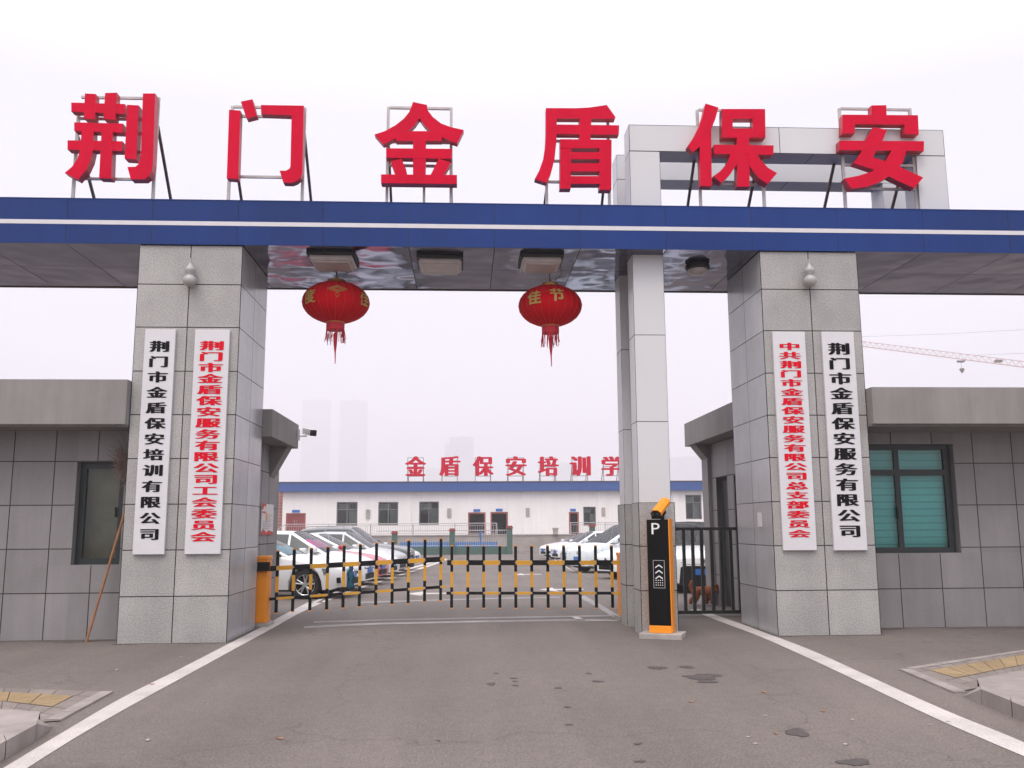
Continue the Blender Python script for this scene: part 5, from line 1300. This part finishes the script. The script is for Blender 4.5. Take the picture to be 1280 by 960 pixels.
# terrace in front of the school: stone retaining wall, floor, railings
YT = 77.0
ter = thing('terrace_wall', 'pale stone terrace wall in front of the white school building', 'wall', (0, YT, gz(YT)))
tx0, tx1 = A(345, 680, YT).x, A(905, 680, YT).x
zt_ = zfl-0.02
rows_t = [(gz(YT)-0.1, False)]+[(gz(YT)+0.22*k, True) for k in range(1, int((zt_-0.12-gz(YT))/0.22)+1)]+[(zt_-0.08, False)]
mb = MB(); mb.tiled((tx0, YT, 0), (1, 0, 0), (0, 0, 1), [(0, False)]+[(0.9*k, True) for k in range(1, int((tx1-tx0)/0.9))]+[(tx1-tx0, False)], rows_t, gap=0.02, depth=0.015, tonev=0.10, jmi=0)
mb.build('stone_face', [M_stone], ter, recalc=False)
boxpart('terrace_floor', (tx0, YT-0.06, zt_-0.078), (tx1, YS-0.001, zt_), M_concrete, ter)
def railing(u0, u1, label, Y=YT+0.15, h=0.95, sl=None):
    x0, x1 = A(u0, 660, Y).x, A(u1, 660, Y).x
    t = thing('terrace_railing', label, 'railing', ((x0+x1)/2, Y, zt_))
    k = MB(); k.tube([(x0, Y, zt_+h), (x1, Y, zt_+h)], 0.035, 6); k.tube([(x0, Y, zt_+0.12), (x1, Y, zt_+0.12)], 0.025, 5); k.tube([(x0, Y, zt_+h-0.16), (x1, Y, zt_+h-0.16)], 0.02, 5); k.build('rail', M_rail, t)
    n = max(1, round((x1-x0)/3.4))
    for i in range(n+1): x_ = x0+(x1-x0)*i/n; MB().tube([(x_, Y, zt_), (x_, Y, zt_+h)], 0.04, 6).build('post', M_rail, t)
    k = MB()
    for i in range(int((x1-x0)/0.19)): k.tube([(x0+0.1+0.19*i, Y, zt_+0.12), (x0+0.1+0.19*i, Y, zt_+h-0.16)], 0.014, 4)
    o = k.build('balusters', M_rail, t); o['kind'] = 'stuff'
    return t
rt = railing(357, 621, 'long grey terrace railing left of the terrace steps')
k = MB(); p0_ = A(357, 657, YT+0.15); k.tube([(p0_.x, YT+0.15, zt_+0.95), (p0_.x-1.6, YT+0.15, zt_-0.1)], 0.035, 6); k.build('stair_rail', M_rail, rt)
railing(713, 800, 'short grey terrace railing behind the right row of cars')
railing(838, 900, 'grey terrace railing seen behind the dark metal fence')
# green court fence
YG = 66.0
gpost = [(429.5, 661, 685, 'green fence post with red cap above the dark grey off-roader'), (493.3, 664, 690, 'green fence post with red cap next to the first tall pickets'), (565.2, 660.5, 691, 'green fence post with red cap in the middle of the court fence'), (637, 657, 693, 'tall green fence post with red cap at the right end of the court fence'), (740, 655, 690, 'green post with red cap beyond the pale van')]
for u, v0, v1, lab in gpost:
    c = A(u, v0, YG); x_ = c.x; w_ = 0.19 if u != 429.5 else 0.15; zb_ = gz(YG)-0.05
    t = thing('fence_post', lab, 'post', (x_, YG, zb_), 'green posts with red caps')
    boxpart('shaft', (x_-w_, YG-w_, zb_), (x_+w_, YG+w_, c.z-0.20), M_greenpost, t)
    k = MB(); k.box((x_-w_-0.05, YG-w_-0.05, c.z-0.199), (x_+w_+0.05, YG+w_+0.05, c.z-0.10)); k.prism([(x_-w_, YG-w_, c.z-0.10), (x_+w_, YG-w_, c.z-0.10), (x_+w_, YG+w_, c.z-0.10), (x_-w_, YG+w_, c.z-0.10)], (0, 0, 0.1))
    k.build('cap', M_redcap, t)
x0, x1 = A(470, 680, YG).x, A(637, 680, YG).x
t = thing('court_fence', 'green low wall with slim pale rails round the blue court', 'fence', ((x0+x1)/2, YG, gz(YG)))
zw = A(600, 683.5, YG).z; zr = A(600, 663, YG).z
boxpart('base_wall', (x0, YG+0.0, gz(YG)-0.05), (x1, YG+0.2, zw), M_greenpost, t)
k = MB(); k.tube([(x0, YG+0.1, zr), (x1, YG+0.1, zr)], 0.03, 5); k.tube([(x0, YG+0.1, zw+0.08), (x1, YG+0.1, zw+0.08)], 0.025, 5); k.build('rails', M_rail, t)
k = MB(); n = int((x1-x0)/0.16)
for i in range(n): k.tube([(x0+0.16*i, YG+0.1, zw+0.08), (x0+0.16*i, YG+0.1, zr-(0.55 if x0+0.16*i < A(600, 680, YG).x else 0.0))], 0.016, 4)
o = k.build('balusters', M_rail, t); o['kind'] = 'stuff'
x0b, x1b = A(500, 680, 70).x, A(622, 680, 70).x
tag(MB().box((x0b, 70, gz(70)-0.05), (x1b, 70.15, A(560, 681, 70).z+0.2)).build('court_board', M_courtblue, base=((x0b+x1b)/2, 70, gz(70)-0.05)), 'long blue board behind the court fence rails', 'board')
p_ = A(600.5, 664, 68); zb_ = gz(68)
tag(MB().tube([(p_.x, 68, zb_), (p_.x, 68, p_.z)], 0.07, 8).build('court_pole', M_plate, base=(p_.x, 68, zb_)), 'slim blue pole rising behind the court fence', 'pole')
p_ = A(694.5, 661.5, YT-0.2)
tag(MB().box((p_.x-0.2, YT-0.3, zt_), (p_.x+0.2, YT+0.1, p_.z)).box((p_.x-0.25, YT-0.35, p_.z), (p_.x+0.25, YT+0.15, p_.z+0.12)).build('stone_bollard', M_stone, base=(p_.x, YT, zt_)), 'small stone bollard on the terrace edge left of the glazed door', 'bollard')

# ================================================================== FAR SKYLINE AND CRANE
def tower(u0, u1, vt, Y, label, crown=None, steps=None, depth=22):
    p, q = at(u0, vt, Y), at(u1, vt, Y); zb_ = gz(Y)
    t = thing('apartment_tower', label, 'tower block', ((p.x+q.x)/2, Y, zb_))
    parts = [(p.x, q.x, p.z)] + [(at(a, vt, Y).x, at(b, vt, Y).x, at(a, v, Y).z) for a, b, v in (steps or [])]
    for i, (x0, x1, zt_) in enumerate(parts):
        y0 = Y+0.4*i; mb = MB(); fl = max(2, int((zt_-zb_)/3.1)); nb_ = max(3, int((x1-x0)/3.0))
        us_ = [(0, False)]+[((x1-x0)*k/nb_, True) for k in range(1, nb_)]+[(x1-x0, False)]
        vs_ = [(zb_, False)]+[(zb_+(zt_-zb_)*k/fl, True) for k in range(1, fl)]+[(zt_, False)]
        mb.tiled((x0, y0, 0), (1, 0, 0), (0, 0, 1), us_, vs_, gap=1.1, depth=0.5, tonev=0.03, tmi=0, jmi=1)
        mb.build('facade', [M_towerwin, M_tower], t, recalc=False)
        boxpart('tower_core', (x0, y0+0.55, zb_), (x1, y0+depth, zt_+1.2), M_tower, t)
        boxpart('roof_house', (x0+(x1-x0)*0.35, y0+4, zt_+1.2), (x0+(x1-x0)*0.68, y0+depth*0.7, zt_+4.5), M_tower, t)
tower(378, 413, 500, 3050, 'left one of two tall hazy tower blocks behind the school')
tower(425, 459, 501, 2950, 'right one of two tall hazy tower blocks behind the school')
tower(562, 592, 547, 2600, 'hazy tower block with a lower left shoulder above the school roof', steps=[(556, 563, 556)])
tower(533, 552, 586, 2900, 'low hazy block just right of the first small roof character')
tower(690, 722, 580, 2800, 'low hazy block behind the small roof characters, right of centre')
tower(838, 886, 572, 2600, 'broad hazy block beyond the school, right of the silver column')
# tower crane jib, mast outside the frame to the right
p0, p1 = at(1070, 432, 300), at(1310, 463, 250)
t = thing('tower_crane', 'pale lattice crane jib with trolley and hook reaching in from the right', 'crane', (at(1420, 470, 228).x, 228, gz(228)))
def lat(a, b, h, w_, n):
    k = MB(); r = 0.085
    d_ = (b-a)/n; up = Vector((0, 0, h)); sd_ = Vector((d_.y, -d_.x, 0)).normalized()*w_/2
    k.tube([a+up, b+up], r, 5); k.tube([a+sd_, b+sd_], r, 5); k.tube([a-sd_, b-sd_], r, 5)
    for i in range(n):
        q = a+d_*i
        for s_ in (1, -1): k.tube([q+sd_*s_, q+d_*0.5+up], 0.038, 4); k.tube([q+d_*0.5+up, q+d_+sd_*s_], 0.038, 4)
        k.tube([q+sd_, q-sd_], 0.05, 4)
    return k
mast = at(1420, 478, 228)
jibend = mast
lat(p0, p1, 1.75, 1.5, 28).build('jib', M_cranepink, t)
lat(p1, mast, 1.75, 1.5, 13).build('jib', M_cranepink, t)
apex = Vector((mast.x, mast.y, mast.z+9))
k = MB(); k.tube([at(1075, 421, 300), at(1180, 417.5, 278), at(1280, 412, 258), apex], 0.035, 4); k.tube([at(1221, 444, 270), apex], 0.035, 4); k.build('pendant_cables', M_cable, t)
k = MB()
m0 = Vector((mast.x, mast.y, gz(228)))
for sx_ in (-0.9, 0.9):
    for sy_ in (-0.9, 0.9): k.tube([m0+Vector((sx_, sy_, 0)), Vector((mast.x+sx_, mast.y+sy_, mast.z+1)), apex], 0.12, 4)
hgt_ = mast.z-m0.z; n = int(hgt_/2)
for i in range(n):
    for (a_, b_) in (((-0.9, -0.9), (0.9, -0.9)), ((0.9, 0.9), (-0.9, 0.9)), ((-0.9, 0.9), (-0.9, -0.9)), ((0.9, -0.9), (0.9, 0.9))):
        k.tube([m0+Vector((*a_, hgt_*i/n)), m0+Vector((*b_, hgt_*(i+1)/n))], 0.06, 4)
k.build('mast', M_cranepink, t)
tr = at(1201, 451.5, 277)
k = MB(); k.box(tr+Vector((-0.9, -0.7, -0.35)), tr+Vector((0.9, 0.7, 0.1))); k.tube([tr+Vector((-1.4, 0, 0.1)), tr+Vector((1.6, 0, 0.25))], 0.12, 4); k.build('trolley', M_rust, t)
hk_ = at(1202.5, 463, 277)
k = MB(); k.tube([tr, hk_], 0.05, 4); k.build('hoist_rope', M_cable, t)
k = MB(); k.lathe([(0.1, -0.9), (0.35, -0.5), (0.75, 0.1), (0.7, 0.6), (0.2, 0.7)], hk_, 10); k.build('hook_block', M_rust, t)
tr2 = at(1248, 452, 262); k = MB(); k.box(tr2+Vector((-0.9, -0.7, -0.2)), tr2+Vector((0.9, 0.7, 0.5))); k.build('winch', M_rust, t)

# ------------------------------------------------------------------ litter on the road
for i, (u, v, kd) in enumerate([(957, 895, 0), (1065, 900, 0), (1057, 931, 0), (970, 918, 1), (944, 930, 0), (1029, 890, 1), (955, 866, 1), (935, 922, 0), (864, 878, 1), (1162, 906, 0), (1185, 903, 0), (255, 878, 0), (185, 926, 0), (190, 856, 1), (146, 838, 0), (226, 821, 0), (350, 924, 1)]):
    c = gp(u, v); rr = random.Random(i+40); s_ = rr.uniform(0.012, 0.022); k = MB()
    if kd:
        k.prism([c+Vector((s_*math.cos(a_)*1.3, s_*math.sin(a_)*0.7, 0.006+0.004*math.sin(2*a_))) for a_ in [6.283*q/8 for q in range(8)]], (0, 0, 0.004)); o = k.build('fallen_leaf', M_leaf, base=c)
        tag(o, 'tiny dry brown leaf lying on the grey asphalt', 'leaf', 'dry leaves on the asphalt')
    else:
        k.lathe([(0.002, -0.002), (s_*0.9, 0.002), (s_, s_*0.3), (s_*0.5, s_*0.62), (0.002, s_*0.66)], c, 7)
        for v_ in k.bm.verts: v_.co.x += rr.uniform(-0.006, 0.006); v_.co.y += rr.uniform(-0.006, 0.006)
        o = k.build('pebble', M_pebble, base=c, smooth='all'); tag(o, 'tiny pale pebble lying on the grey asphalt', 'pebble', 'pebbles on the asphalt')

# ------------------------------------------------------------------ haze
hz = bpy.data.materials.new('haze'); hz.use_nodes = True; N = hz.node_tree.nodes; N.remove(N['Principled BSDF'])
pv = N.new('ShaderNodeVolumePrincipled'); pv.inputs['Color'].default_value = (0.97, 0.955, 1.0, 1); pv.inputs['Density'].default_value = 0.0009
hz.node_tree.links.new(pv.outputs[0], N['Material Output'].inputs['Volume'])
o = MB().box((-1000, -40, -1.8), (1000, 3300, 440)).build('haze', hz); tag(o, kind='stuff')
